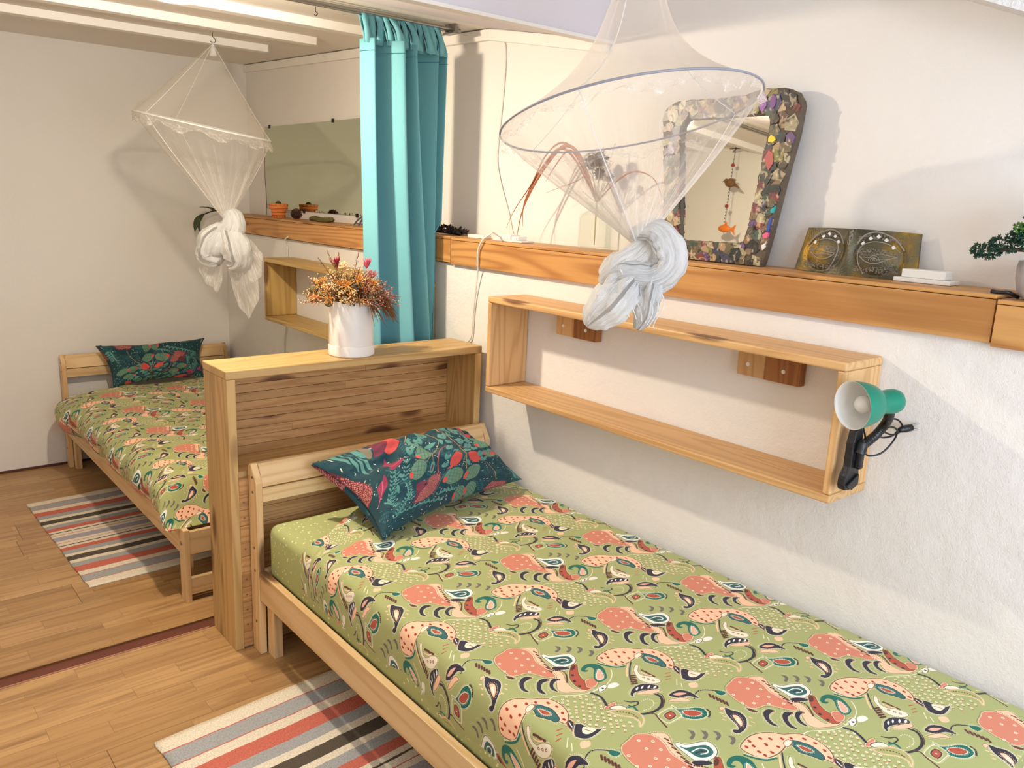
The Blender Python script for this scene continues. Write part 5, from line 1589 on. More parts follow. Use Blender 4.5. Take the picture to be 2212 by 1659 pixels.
def sprig(mb, mbb, p, d, n, L_, r, spread=.5, ball=.0022):
    for k in range(n):
        q = p+d*L_*(.3+.7*k/n); dd = (d+V((R.uniform(-1, 1), R.uniform(-1, 1), R.uniform(-.4, 1)))*spread).normalized(); e = q+dd*L_*R.uniform(.18, .42)
        mb.tube([q, e], r*.5, 3, caps=False); mbb.octa(e, ball*R.uniform(.7, 1.4))
mats_sets = [('baby_breath', cream_f, brown_f, 135, (.05, .135), .0026, 15), ('mauve_sprigs', mauve_f, brown_f, 80, (.06, .14), .0026, 13), ('olive_filler', olive_f, brown_f, 110, (.03, .115), .0032, 12)]
for nm, mt_, st, cnt, rr, ball, kk in mats_sets:
    ma, mb2 = MB(), MB()
    for i in range(cnt):
        az = R.uniform(0, 2*PI); el = R.uniform(-.10, 1.45)
        if nm == 'mauve_sprigs': az = R.uniform(-1.6, .7); el = R.uniform(-.1, 1.0)
        d = dirv(az, el); L_ = R.uniform(*rr)*(1.0-.22*math.sin(el))
        base = hc+V((d.x*.03, d.y*.03, 0)); tip = base+d*L_
        ma.tube([hc+V((d.x*.02, d.y*.02, -.01)), base.lerp(tip, .5)+V((0, 0, .006)), tip], .0008, 3, caps=False)
        sprig(ma, mb2, base.lerp(tip, .45), (tip-base).normalized(), kk, L_*.55, .0011, .75, ball)
    obj(nm+'_stems', ma, st, bq, kind='stuff'); obj(nm, mb2, mt_, bq, kind='stuff')
# thin strappy ochre flowers
def spray(c, d, n, L_, w, mat, name, droop=0.0, fan=.8):
    m = MB()
    for k in range(n):
        dd = (d+V((R.uniform(-1, 1), R.uniform(-1, 1), R.uniform(-1, 1)))*fan).normalized(); LL = L_*R.uniform(.6, 1.1)
        pts = [c+dd*LL*q+V((0, 0, -droop*q*q*LL))+V((R.uniform(-1, 1), R.uniform(-1, 1), R.uniform(-1, 1)))*.0015 for q in (0, .33, .66, 1)]
        m.tube(pts, [w, w*1.1, w, w*.4], 4)
    return obj(name, m, mat, bq, smooth='all')
for az, el, rad in ((2.8, .12, .105), (3.5, .35, .10), (4.3, .25, .085), (4.9, .45, .09), (5.4, .25, .085), (2.4, .6, .09), (4.6, .05, .095), (5.6, .65, .09), (3.9, .7, .085), (5.0, .9, .08), (.3, .4, .09), (3.1, .55, .11), (4.6, .75, .105), (5.2, .5, .115), (3.7, .1, .12), (4.2, .5, .12)):
    d = dirv(az, el); spray(hc+d*rad, d, 26, .034, .0013, ochre_f, 'ochre_flower', .1, .9)
# drooping brown grass on the right
for az, el, rad in ((-.75, .0, .10), (-.55, -.12, .11), (-.9, .12, .11), (-.3, .05, .10), (-1.2, -.05, .09)):
    d = dirv(az, el); spray(hc+d*rad, d, 34, .062, .0012, brown_f, 'drooping_grass', .75, .55)
spray(hc+dirv(3.3, .1)*.11, dirv(3.3, .1), 14, .045, .0016, plain('dry_orange', (222, 130, 70), .7), 'orange_sprig', .2, .45)
for az, el, rad, mt_, nm in ((2.0, 1.15, .115, red_f, 'red_flower'), (-.65, 1.05, .125, pink_f, 'pink_flower'), (.2, .55, .12, pink_f, 'pink_flower')):
    d = dirv(az, el); spray(hc+d*rad, V((0, 0, 1))*.7+d*.5, 60, .038, .0013, mt_, nm, 0, .55)
spray(hc+dirv(4.0, 1.15)*.12, dirv(4.0, 1.2), 40, .026, .0028, cream_f, 'cream_flower', 0, .9)
for az, el, rad in ((3.3, .45, .105), (4.9, .7, .085), (-.9, .5, .095), (4.1, .1, .10), (5.2, .15, .10), (3.6, .0, .11), (2.8, .3, .12)):
    d = dirv(az, el); c_ = hc+d*rad; nrm = V((-.6, -.75, .2)).normalized(); q = nrm.to_track_quat('Z', 'Y').to_matrix()
    m = MB(); rr_ = R.uniform(.012, .017)
    m.lathe([(0, .002), (rr_*.6, .001), (rr_, -.001), (rr_*.6, .0002), (0, .001)], 14, c_, q.to_4x4()); obj('eucalyptus_leaf', m, olive_f, bq, smooth='all')
for az, el, L_ in ((2.9, .95, .175), (2.3, 1.15, .18), (3.6, 1.05, .15), (-.5, 1.35, .17), (1.9, 1.3, .165)):
    d = dirv(az, el); ma, mb2 = MB(), MB(); ma.tube([hc, hc+d*L_], .0009, 4)
    for k in range(20):
        q = hc+d*L_*(.55+.45*k/20)+V((R.uniform(-1, 1), R.uniform(-1, 1), R.uniform(-1, 1)))*.006*(1.2-k/20); ma.tube([hc+d*L_*(.5+.45*k/20), q], .0005, 3); mb2.octa(q, .0018)
    s_ = obj('seed_stalk', ma, brown_f, bq); obj('seeds', mb2, olive_f, s_, kind='stuff')

# ------------------------------------------------------------------ alcove mirror with clips
mir, nt, b, out = newmat('mirror_glass'); b.inputs['Metallic'].default_value = 1; b.inputs['Roughness'].default_value = .015; b.inputs['Base Color'].default_value = (*lin((240, 240, 230)), 1)
mir2, nt, b, out = newmat('mirror_glass_old'); b.inputs['Metallic'].default_value = 1; b.inputs['Roughness'].default_value = .03; b.inputs['Base Color'].default_value = (*lin((206, 212, 186)), 1)
t = thing('wall_mirror', (XW-.004, 1.7, 1.39), 'large frameless mirror clipped to the alcove wall, left of the curtain', 'mirror')
m = MB(); m.box(XW-.006, XW-.002, .62, 2.40, 1.392, 1.862); obj('glass_sheet', m, mir2, t)
for yy, zz in ((2.34, 1.862), (1.55, 1.862), (1.9, 1.392), (1.3, 1.392)):
    m = MB(); m.box(XW-.011, XW-.0005, yy-.008, yy+.008, zz-.010, zz+.010); obj('clip', m, darkmetal, t, bevel=.002)
# desilvered spots along the lower edge
m = MB()
for k in range(26):
    y = 1.95-k*.03+R.uniform(-.01, .01); m.lathe([(0, 0), (R.uniform(.002, .006), 0)], 7, (XW-.0064, y, 1.394+R.random()*.005), Matrix.Rotation(-PI/2, 4, 'Y'))
obj('edge_stains', m, darkmetal, t, kind='stuff')
o = obj('hanging_wire', MB().tube(curve([(XW-.004, 2.415, 1.84), (XW-.005, 2.42, 1.60), (XW-.006, 2.405, 1.45), (XW-.01, 2.40, 1.352)], 6), .0016, 6), darkmetal, None); tag(o, 'thin wire running down the wall beside the alcove mirror', 'wire')

# ------------------------------------------------------------------ collage-framed mirror leaning on the beam
bz = LZ; tilt = math.radians(3.0)
t = thing('collage_mirror', (.10, -.93, bz), 'mirror in a paper collage frame leaning against the wall on the beam', 'mirror')
t.rotation_euler = (0, 0, 0)
def MP(y, h, d=0): return V((.098+h*math.sin(tilt)+.0+d*-math.cos(tilt), y, bz+.001+h*math.cos(tilt)+d*math.sin(tilt)*-1*0))
outer = [(-.752, 0), (-.742, .20), (-.715, .34), (-.700, .420), (-.712, .447), (-.745, .462), (-.80, .466), (-.90, .462), (-1.0, .468), (-1.05, .480), (-1.115, .478), (-1.155, .462), (-1.175, .435), (-1.172, .36), (-1.150, .22), (-1.132, .08), (-1.118, 0)]
inner = [(-.822, .062), (-.803, .20), (-.778, .385), (-.785, .405), (-.80, .409), (-.90, .407), (-1.06, .411), (-1.078, .405), (-1.082, .385), (-1.070, .22), (-1.056, .085), (-1.045, .066), (-1.03, .060), (-.84, .056)]
def frame_ring(name, outer, inner, d0, d1, mat):
    # resample both outlines by angle about the centre
    c = (-.94, .23)
    def ray(poly, a):
        best = None
        for i in range(len(poly)):
            p, q = poly[i], poly[(i+1) % len(poly)]
            dx, dy = math.cos(a), math.sin(a); ex, ey = q[0]-p[0], q[1]-p[1]; den = dx*ey-dy*ex
            if abs(den) < 1e-12: continue
            t_ = ((p[0]-c[0])*ey-(p[1]-c[1])*ex)/den; s_ = ((p[0]-c[0])*dy-(p[1]-c[1])*dx)/den
            if t_ > 0 and -1e-9 <= s_ <= 1+1e-9 and (best is None or t_ > best): best = t_
        return (c[0]+dx*best, c[1]+dy*best)
    n = 144; m = MB()
    for k in range(n):
        a = 2*PI*k/n; po, pi = ray(outer, a), ray(inner, a)
        w = .003*nz(k*.6, 2)
        for (y, h), d in ((po, d0), (po, d1), (((po[0]*.9+pi[0]*.1), po[1]*.9+pi[1]*.1), d1+.004), ((po[0]*.15+pi[0]*.85, po[1]*.15+pi[1]*.85), d1+.003), (pi, d1-.002), (pi, d0)):
            m.v.append(tuple(MP(y+w*(d > d0), max(h, 0)+w*(h > .02), d)))
    for k in range(n):
        a, b_ = k*6, ((k+1) % n)*6
        for q in range(6): m.f.append((a+q, a+(q+1) % 6, b_+(q+1) % 6, b_+q))
    m.mi = [0]*len(m.f)
    return obj(name, m, mat, t, smooth=True), ray
pulp = plain('papier_mache', (96, 82, 66), .7, .5, 40, var=.4, vscale=25)
fr, ray = frame_ring('frame', outer, inner, 0, .022, pulp)
m = MB(); gi = [MP(y, h, .0125) for y, h in [(-.80, .04), (-.77, .43), (-1.09, .43), (-1.07, .04)]]; gb = [MP(y, h, .009) for y, h in [(-.80, .04), (-.77, .43), (-1.09, .43), (-1.07, .04)]]
m.add(gi+gb, [(0, 1, 2, 3), (7, 6, 5, 4), (0, 4, 5, 1), (1, 5, 6, 2), (2, 6, 7, 3), (3, 7, 4, 0)]); obj('glass_sheet', m, mir, t)
pc_cols = [(196, 160, 116), (150, 118, 84), (92, 78, 58), (58, 60, 48), (180, 150, 110), (120, 104, 72), (140, 60, 56), (118, 84, 130), (70, 66, 96), (64, 84, 60), (206, 190, 150), (36, 44, 42), (160, 128, 96), (108, 74, 60), (210, 180, 140), (150, 140, 70), (84, 100, 84), (128, 52, 58), (188, 170, 132), (52, 48, 44)]
def paper(name, c):
    m_, nt, b, out = newmat(name); L = nt.links.new
    tc = N(nt, 'ShaderNodeTexCoord'); no = N(nt, 'ShaderNodeTexNoise', i_Scale=38, i_Detail=4); no.inputs['Distortion'].default_value = 1.5; L(tc.outputs['Object'], no.inputs['Vector'])
    dk_ = tuple(v*.45 for v in c); lt = tuple(v*.4+.6*q for v, q in zip(c, (226, 206, 168)))
    rp = ramp(nt, [(.36, dk_), (.44, c), (.56, c), (.62, lt)], 'LINEAR'); L(no.outputs['Fac'], rp.inputs[0]); L(rp.outputs[0], b.inputs['Base Color']); b.inputs['Roughness'].default_value = .4
    return m_
pmats = [paper('collage_paper_%s' % 'abcdefghijklmnopqrstuvwxyz'[i], tuple(v*.85 for v in c)) for i, c in enumerate(pc_cols)]
right_special = {3: (26, 160, 160), 5: (40, 60, 140), 4: (220, 90, 130)}
k = 0
for ringk in range(3):
    n = 62
    for i in range(n):
        a = 2*PI*(i+.5*ringk+R.uniform(-.25, .25))/n; po, pi = ray(outer, a), ray(inner, a); f = (.18, .5, .8)[ringk]+R.uniform(-.06, .06)
        cy, ch = po[0]*(1-f)+pi[0]*f, po[1]*(1-f)+pi[1]*f; sz = R.uniform(.012, .024); nn = R.choice((4, 5, 6)); rot = R.random()*PI
        pts = []
        for q in range(nn):
            an = rot+2*PI*q/nn; rr = sz*R.uniform(.75, 1.15); y, h = cy+math.cos(an)*rr*1.1, ch+math.sin(an)*rr
            # keep within the frame outline
            aa = math.atan2(h-.23, y+.94); o2, i2 = ray(outer, aa), ray(inner, aa); r_ = math.hypot(y+.94, h-.23); ro = math.hypot(o2[0]+.94, o2[1]-.23); ri = math.hypot(i2[0]+.94, i2[1]-.23)
            r2 = min(max(r_, ri+.0015), ro-.001); y, h = -.94+math.cos(aa)*r2, .23+math.sin(aa)*r2; pts.append((y, max(h, .002)))
        dz = .0262+.0004*(k % 7)
        m = MB(); vs = [MP(y, h, dz+.0009) for y, h in pts]+[MP(y, h, .020) for y, h in pts]
        m.add(vs, [tuple(range(nn)), tuple(range(2*nn-1, nn-1, -1))]+[(q, q+nn, (q+1) % nn+nn, (q+1) % nn) for q in range(nn)])
        mt_ = pmats[R.randrange(len(pmats))]
        obj('paper_scrap', m, mt_, fr); k += 1
bright = [((24, 164, 166), -1.140, .155, .018, .010), ((44, 70, 150), -1.132, .115, .010, .022), ((226, 96, 132), -1.125, .085, .012, .008), ((232, 228, 220), -1.128, .055, .014, .014), ((150, 96, 160), -1.055, .445, .014, .032), ((120, 70, 130), -1.09, .44, .010, .02), ((226, 200, 40), -1.10, .345, .012, .010), ((178, 84, 80), -1.10, .29, .014, .026)]
for i, (c, y, h, a_, b_) in enumerate(bright):
    m = MB(); nn = 6; pts = []
    for q in range(nn):
        k2 = R.uniform(.7, 1.2); yy, hh = y+math.cos(q*PI/3+.3)*a_*k2, h+math.sin(q*PI/3+.3)*b_*k2
        aa = math.atan2(hh-.23, yy+.94); o2 = ray(outer, aa); r_ = math.hypot(yy+.94, hh-.23); r2 = min(r_, math.hypot(o2[0]+.94, o2[1]-.23)-.004)
        pts.append((-.94+math.cos(aa)*r2, .23+math.sin(aa)*r2))
    vs = [MP(q[0], q[1], .0315) for q in pts]+[MP(q[0], q[1], .021) for q in pts]
    m.add(vs, [tuple(range(nn)), tuple(range(2*nn-1, nn-1, -1))]+[(q, q+nn, (q+1) % nn+nn, (q+1) % nn) for q in range(nn)])
    obj('paper_scrap', m, plain('bright_paper_'+'abcdefghij'[i], c, .45), fr)

# ------------------------------------------------------------------ carved eye plaque
t = thing('carved_plaque', (.10, -1.36, LZ), 'curved gold and grey plaque embossed with two closed eyes, on the beam', 'plaque')
gold, nt, b, out = newmat('tarnished_gold'); L = nt.links.new
tc = N(nt, 'ShaderNodeTexCoord'); no = N(nt, 'ShaderNodeTexNoise', i_Scale=11, i_Detail=6); L(tc.outputs['Object'], no.inputs['Vector'])
rp = ramp(nt, [(.32, (66, 66, 56)), (.50, (96, 90, 68)), (.58, (120, 98, 44)), (.68, (172, 134, 40)), (.8, (84, 82, 72))]); L(no.outputs['Fac'], rp.inputs[0]); L(rp.outputs[0], b.inputs['Base Color'])
b.inputs['Metallic'].default_value = .55; b.inputs['Roughness'].default_value = .42
n2 = N(nt, 'ShaderNodeTexNoise', i_Scale=260, i_Detail=3); L(tc.outputs['Object'], n2.inputs['Vector']); bp = N(nt, 'ShaderNodeBump', i_Strength=.5, i_Distance=.003); L(n2.outputs['Fac'], bp.inputs['Height']); L(bp.outputs[0], b.inputs['Normal'])
pale = plain('pale_grey_relief', (150, 140, 126), .6, .4, 200, var=.2, vscale=60)
pale_dk = plain('worn_grey_relief', (132, 124, 112), .7, var=.3)
PW, PH = .318, .112
def plq(s_, h, d=0):
    # s_ -.5(left, far)..+.5(right, near), h 0..1
    y = -1.362-s_*PW-(.5-h)*.018*-1*(1 if s_ < 0 else -.6); bow = .030*(1-(2*s_)**2)
    z = LZ+.002+h*PH*(1)+.010*(1-abs(2*s_)**2)*(h-.3)*.6-.004*(s_ < 0)*0
    eye = 0
    for cx in (-.235, .215):
        ex, ey = (s_-cx)/.155, (h-.44)/.34; r2 = ex*ex+ey*ey
        eye += .010*math.exp(-r2*1.8)-.006*math.exp(-((math.sqrt(r2)-1.15)/.16)**2)
    nose = .010*math.exp(-((s_+.01)/.035)**2)*(.4+.6*h)
    return V((.118-bow*1.35-eye-nose-d+.018*(h), y, z))
m = MB(); NU, NV = 90, 36
for sd_ in (0, 1):
    for j in range(NV+1):
        for i in range(NU+1):
            u, v = i/NU-.5, j/NV; p = plq(u, v, 0)
            if sd_: p = p+V((.006, 0, 0))
            m.v.append(tuple(p))
W1 = NU+1; off = W1*(NV+1)
for j in range(NV):
    for i in range(NU):
        a = j*W1+i; m.f.append((a, a+1, a+1+W1, a+W1)); m.f.append((off+a, off+a+W1, off+a+1+W1, off+a+1))
for i in range(NU): m.f.append((i, off+i, off+i+1, i+1)); a = NV*W1+i; m.f.append((a, a+1, off+a+1, off+a))
for j in range(NV): a = j*W1; m.f.append((a, a+W1, off+a+W1, off+a)); a += NU; m.f.append((a, off+a, off+a+W1, a+W1))
m.mi = [0]*len(m.f)
pl = obj('plaque_body', m, gold, t, smooth=True)
def line_on(pts, r=.0011, name='embossed_line', mat=pale):
    m = MB(); m.tube([plq(a, b_, .0006) for a, b_ in [(p.x, p.z) for p in curve([(a, 0, b_) for a, b_ in pts], 8)]], r, 6); return obj(name, m, mat, pl, smooth='all')
for cx, mir_ in ((-.235, 1), (.215, -1)):
    f = lambda a, h: (cx+a*mir_, h)
    line_on([f(-.16, .56), f(-.10, .70), f(0, .76), f(.09, .70), f(.135, .55), f(.13, .30), f(.09, .06)], .0016, 'eyebrow_ridge')
    line_on([f(-.19, .60), f(-.12, .84), f(0, .96), f(.10, .88), f(.165, .66)], .0022, 'eyebrow_ridge')
    line_on([f(-.15, .47), f(-.06, .36), f(0, .30), f(.07, .34), f(.12, .44)], .0016, 'eyelid')
    line_on([f(-.14, .46), f(-.06, .50), f(.02, .48), f(.12, .46)], .0012, 'eyelid')
    line_on([f(-.13, .43), f(-.04, .40), f(.02, .42), f(.10, .42)], .0010, 'eyelid')
    for rr in (.05, .03, .012): line_on([f(rr*math.cos(a)*.8, .36+rr*2.2*math.sin(a)) for a in [PI*q/6 for q in range(7)]], .0010, 'iris_curve')
    # stippled bands
    m = MB()
    for q in range(300):
        a = R.uniform(-.17, .16); band = R.choice((0, 1, 2))
        h = (.88-.9*(a+.0)**2*4-.02, .56-.5*a*a*4, .12+.08*R.random())[band]+R.uniform(-.05, .05)
        p = plq(*f(a, min(.97, max(.03, h))), .0004); m.blob(p, (.0013, .0022, .0015), 0)
    obj('stippling', m, pale_dk, pl, kind='stuff')
    for a, h in ((-.115, .66), (-.055, .80), (.0, .87), (.06, .82), (.11, .70)):
        p = plq(*f(a, h), .0015); m = MB(); s2_ = .0052
        m.add([p+V((-.0012, s2_, 0)), p+V((-.0012, 0, s2_)), p+V((-.0012, -s2_, 0)), p+V((-.0012, 0, -s2_)), p+V((.003, s2_*1.2, 0)), p+V((.003, 0, s2_*1.2)), p+V((.003, -s2_*1.2, 0)), p+V((.003, 0, -s2_*1.2))], [(0, 1, 2, 3), (0, 4, 5, 1), (1, 5, 6, 2), (2, 6, 7, 3), (3, 7, 4, 0)])
        obj('shell_stud', m, whitepl, pl)
line_on([(-.01, .98), (-.035, .80), (-.01, .66), (.02, .80), (-.01, .98)], .0014, 'forehead_mark'); line_on([(-.01, .90), (-.02, .80), (-.01, .73), (.005, .80), (-.01, .90)], .0012, 'forehead_mark')

# ------------------------------------------------------------------ small white cable boxes
def boxes(name, y0, y1, label, blocks):
    t = thing(name, (.07, (y0+y1)/2, LZ), label, 'cable box', 'white cable boxes on the beam')
    for nm, a in blocks:
        m = MB(); m.box(*a); obj(nm, m, whitepl, t, bevel=.002)
    return t
boxes('cable_box', -1.64, -1.47, 'white two-layer plastic box between the eye plaque and the bonsai', [('base_plate', (.07, .125, -1.626, -1.492, LZ+.0005, LZ+.011)), ('cover', (.078, .122, -1.610, -1.507, LZ+.0112, LZ+.031))])
boxes('cable_box', -.10, .07, 'white plastic box with cables on the beam, right of the curtain', [('base_plate', (.045, .11, -.115, .055, LZ+.0005, LZ+.008)), ('cover', (.05, .10, -.045, .045, LZ+.0082, LZ+.027)), ('side_cover', (.055, .10, -.085, -.047, LZ+.0082, LZ+.022))])
o = obj('white_strip_box', MB().box(.06, .10, .13, .235, LZ+.0005, LZ+.014), whitepl, None, bevel=.002); tag(o, 'low white strip on the beam just right of the curtain', 'cable box', 'white cable boxes on the beam')
cabm = plain('white_cable', (226, 220, 208), .5, var=.03)
def cable(pts, r, label, grp='white cables'):
    m = MB(); m.tube(curve(pts, 8), r, 8); o = obj('cable', m, cabm, None, smooth='all'); tag(o, label, 'cable', grp); return o
cable([(.150, .206, 2.125), (.1525, .165, 2.09), (.1535, .151, 2.04), (.1535, .158, 1.9), (.1535, .177, 1.73), (.1535, .180, 1.645), (.1535, .150, 1.56), (.150, .10, 1.46), (.14, .072, 1.39), (.12, .05, 1.368), (.104, .035, 1.362)], .0026, 'white cable running down the wall from the ceiling to the beam')
cable([(.048, .01, 1.362), (.02, .02, 1.378), (-.012, -.005, 1.374), (-.030, .018, 1.352), (-.030, .046, 1.310), (-.029, .048, 1.262), (-.018, .060, 1.22), (-.010, .080, 1.14), (-.008, .092, 1.06), (-.009, .10, .97), (-.008, .135, .90), (-.008, .14, .60)], .0032, 'white cable hanging over the beam front and down behind the divider')
cable([(-.022, 1.720, 1.260), (-.028, 1.735, 1.254), (-.028, 1.762, 1.235), (-.014, 1.765, 1.20), (-.010, 1.765, 1.17), (-.008, 1.80, .80), (-.008, 1.835, .66), (-.008, 1.84, .45)], .0034, 'white cable from the alcove beam down behind the alcove shelf')

# ------------------------------------------------------------------ things on the alcove beam
terra = plain('terracotta', (238, 140, 72), .6, .1, 80, var=.08); tdark = plain('brown_slip', (120, 58, 28), .6)
LA = LZ+.002
t = thing('terracotta_pot', (.06, 2.03, LA), 'small orange banded clay pot with cactus stub before the alcove mirror', 'plant pot')
c = (.062, 2.03, LA)
m = MB(); m.lathe([(0, .0005), (.034, .0005), (.036, .003), (.041, .042), (.043, .046), (.051, .048), (.0535, .078), (.051, .079), (.047, .076), (.045, .06), (0, .058)], 40, c); obj('pot_body', m, terra, t, smooth=True)
m = MB()
for h, r_ in ((.030, .0403), (.052, .0520), (.066, .0531), (.014, .0382)): m.lathe([(r_-.0015, h-.0014), (r_+.0003, h-.001), (r_+.0003, h+.001), (r_-.0015, h+.0014)], 40, c)
obj('painted_band', m, tdark, t)
m = MB()
for k in range(14):
    a = 2*PI*k/14
    for h, r_ in ((.072, .0532), (.008, .0372)): m.blob((c[0]+math.cos(a)*r_, c[1]+math.sin(a)*r_, c[2]+h), .0026, 1)
obj('painted_dots', m, tdark, t, kind='stuff')
m = MB(); m.lathe([(0, .0585), (.046, .0585)], 24, c); obj('soil', m, plain('soil', (52, 38, 28), .9, .5), t)
m = MB(); m.blob((c[0], c[1], c[2]+.078), (.017, .017, .014), 3); obj('cactus', m, plain('cactus_green', (72, 64, 38), .9, .8, 60), t, smooth='all')
t = thing('pine_cone', (.045, 1.765, LA), 'dark brown pine cone lying on the alcove beam', 'pine cone')
conem = plain('pine_cone_brown', (74, 42, 28), .7, .3); core = MB(); core.blob((.045, 1.765, LA+.030), (.022, .034, .020), 2); obj('core', core, conem, t)
sc = MB()
for i in range(95):
    f = (i+.5)/95; yy = 1-2*f; r_ = math.sqrt(1-yy*yy); a = i*2.39996; d = V((math.cos(a)*r_, yy, math.sin(a)*r_)); p = V((.045+d.x*.025, 1.765+d.y*.037, LA+.0305+d.z*.024))
    q = d.to_track_quat('Z', 'Y').to_matrix(); vs = [q @ V(w) for w in ((-.006, -.001, -.006), (.006, -.001, -.006), (.0075, .0015, .003), (0, .002, .007), (-.0075, .0015, .003), (0, -.003, .001))]
    sc.add([p+v_ for v_ in vs], [(0, 1, 5), (1, 2, 5), (2, 3, 5), (3, 4, 5), (4, 0, 5), (0, 4, 3, 2, 1)])
obj('scales', sc, conem, t, kind='stuff')
P = curve([(.055, 1.615, LA+.012), (.052, 1.56, LA+.016), (.05, 1.49, LA+.011), (.048, 1.43, LA+.012), (.05, 1.375, LA+.017), (.05, 1.36, LA+.014)], 6)
m = MB(); m.tube(P, [.006+.008*math.sin(PI*min(1, (i+1.5)/(len(P)+1)))**.4+.0014*math.sin(i*2.1) for i in range(len(P))], 12)
o = obj('driftwood_stick', m, plain('mossy_bark', (98, 88, 46), .9, .8, 60, var=.3, vscale=30), None, smooth='all'); tag(o, 'mossy piece of bark lying on the alcove beam', 'bark')
t = thing('wire_basket', (.07, 1.0, LA), 'grey-blue twisted leaf-like ornament half hidden behind the curtain on the beam', 'ornament')
bl = plain('blue_grey_wire', (92, 98, 114), .5)
for k in range(6):
    m = MB(); y = 1.16-k*.045; m.tube(curve([(.06, y, LA+.004), (.055, y-.05, LA+.030+.006*k), (.06, y-.10, LA+.050+.008*k), (.07, y-.14, LA+.062+.006*k)], 6), .0042, 6); obj('strand', m, bl, t, smooth='all')
for k in range(4):
    m = MB(); m.tube(curve([(.05, 1.12-k*.05, LA+.012+.01*k), (.06, 1.08-k*.05, LA+.010+.012*k), (.07, .98-k*.04, LA+.006)], 6), .0034, 6); obj('strand', m, bl, t, smooth='all')
t = thing('dark_wreath', (.09, .39, LZ), 'dark dried seed-pod garland on the beam right behind the curtain', 'garland')
dk = plain('black_brown_pods', (34, 20, 16), .7, .4); m = MB()
for k in range(150):
    y = R.uniform(.31, .56); x = .085+R.uniform(-.03, .03); z = LZ+.006+R.random()*.028*(1-abs(y-.43)/.2); d = V((R.uniform(-1, 1), R.uniform(-1, 1), R.uniform(-.2, 1))).normalized()
    m.tube([V((x, y, z)), V((x, y, z))+d*.012+V((0, 0, .002)), V((x, y, z))+d*.02], [.002, .0045, .001], 5)
obj('seed_pods', m, dk, t, kind='stuff')
m = MB(); m.tube(curve([(.08, .57, LZ+.006), (.09, .45, LZ+.009), (.08, .31, LZ+.006)], 6), .004, 6); obj('stem', m, dk, t)
# green plant tip by the corner, behind the far net
t = thing('green_plant_sprig', (.03, 2.60, LA), 'green leafy sprig poking out behind the far net at the beam end', 'plant')
lf = plain('dark_green_leaf', (62, 78, 34), .4, var=.2)
m = MB(); m.tube(curve([(.04, 2.60, LA+.001), (.02, 2.62, LA+.02), (-.05, 2.60, LA+.018), (-.12, 2.57, LA+.012), (-.20, 2.56, LA-.02)], 6), .004, 6); obj('stem', m, plain('brown_stem', (62, 50, 30), .7), t)
def leafm(p, d, L_, w, up=V((0, 0, 1)), bend=.2, thick=.0006):
    d = V(d).normalized(); s_ = d.cross(up); s_ = s_.normalized() if s_.length > .01 else V((1, 0, 0)); nn = s_.cross(d); m = MB(); vs = []
    for k in range(7):
        v = k/6; c_ = V(p)+d*L_*v-nn*bend*L_*v*v; ww = w*math.sin(PI*min(1, v*.93+.07))**.8
        vs += [c_-s_*ww+nn*.15*ww, c_-nn*.1*ww, c_+s_*ww+nn*.15*ww]
    m.add(vs, [(k*3+i, k*3+i+1, k*3+4+i, k*3+3+i) for k in range(6) for i in range(2)]); return m
for p, d, L_, w in (((-.10, 2.575, LA+.012), (-.6, -.2, .5), .10, .026), ((-.17, 2.565, LA-.005), (-.8, -.2, -.5), .11, .036), ((-.19, 2.56, LA-.018), (-.5, 0, -.9), .09, .03)):
    o = obj('leaf', leafm(p, d, L_, w, bend=.5), lf, t, smooth='all'); sd = o.modifiers.new('thick', 'SOLIDIFY'); sd.thickness = .001

# ------------------------------------------------------------------ glass bottle with dried stems, behind the near net
glass, nt, b, out = newmat('clear_bottle_glass'); nt.nodes.remove(b)
gt_, gg_, lw_, mg_ = N(nt, 'ShaderNodeBsdfTransparent'), N(nt, 'ShaderNodeBsdfGlossy'), N(nt, 'ShaderNodeMath', operation='MULTIPLY'), N(nt, 'ShaderNodeMixShader')
gt_.inputs[0].default_value = (.97, .985, .97, 1); gg_.inputs['Roughness'].default_value = .03; lw_.inputs[1].default_value = .55; lf_ = N(nt, 'ShaderNodeLayerWeight'); lf_.inputs[0].default_value = .12; nt.links.new(lf_.outputs['Facing'], lw_.inputs[0])
nt.links.new(lw_.outputs[0], mg_.inputs[0]); nt.links.new(gt_.outputs[0], mg_.inputs[1]); nt.links.new(gg_.outputs[0], mg_.inputs[2]); nt.links.new(mg_.outputs[0], out.inputs[0])
gb = (.085, -.452, LZ)
t = thing('glass_bottle', gb, 'clear square glass bottle holding dried stems, behind the near mosquito net', 'bottle')
m = MB()
def sq(r, h, e=6):
    return [V((gb[0]+r*math.copysign(abs(math.cos(a))**(2/e), math.cos(a)), gb[1]+r*math.copysign(abs(math.sin(a))**(2/e), math.sin(a)), LZ+h)) for a in [2*PI*k/32 for k in range(32)]]
rows = [sq(.040, .0008), sq(.045, .005), sq(.045, .105), sq(.040, .120), sq(.026, .132, 2.2), sq(.024, .14, 2), sq(.024, .16, 2), sq(.0215, .16, 2), sq(.0215, .135, 2), sq(.037, .116), sq(.0420, .104), sq(.0422, .012), sq(.036, .008)]
vs = [p for r_ in rows for p in r_]; fs = [(i*32+k, i*32+(k+1) % 32, (i+1)*32+(k+1) % 32, (i+1)*32+k) for i in range(len(rows)-1) for k in range(32)]
fs += [tuple(range(32)), tuple((len(rows)-1)*32+k for k in range(32))]; m.add(vs, fs); obj('bottle_glass', m, glass, t, smooth=True)
t = thing('dried_thistles', (gb[0], gb[1], LZ+.012), 'dried thistles and long rusty leaves standing in the glass bottle', 'dried flowers')
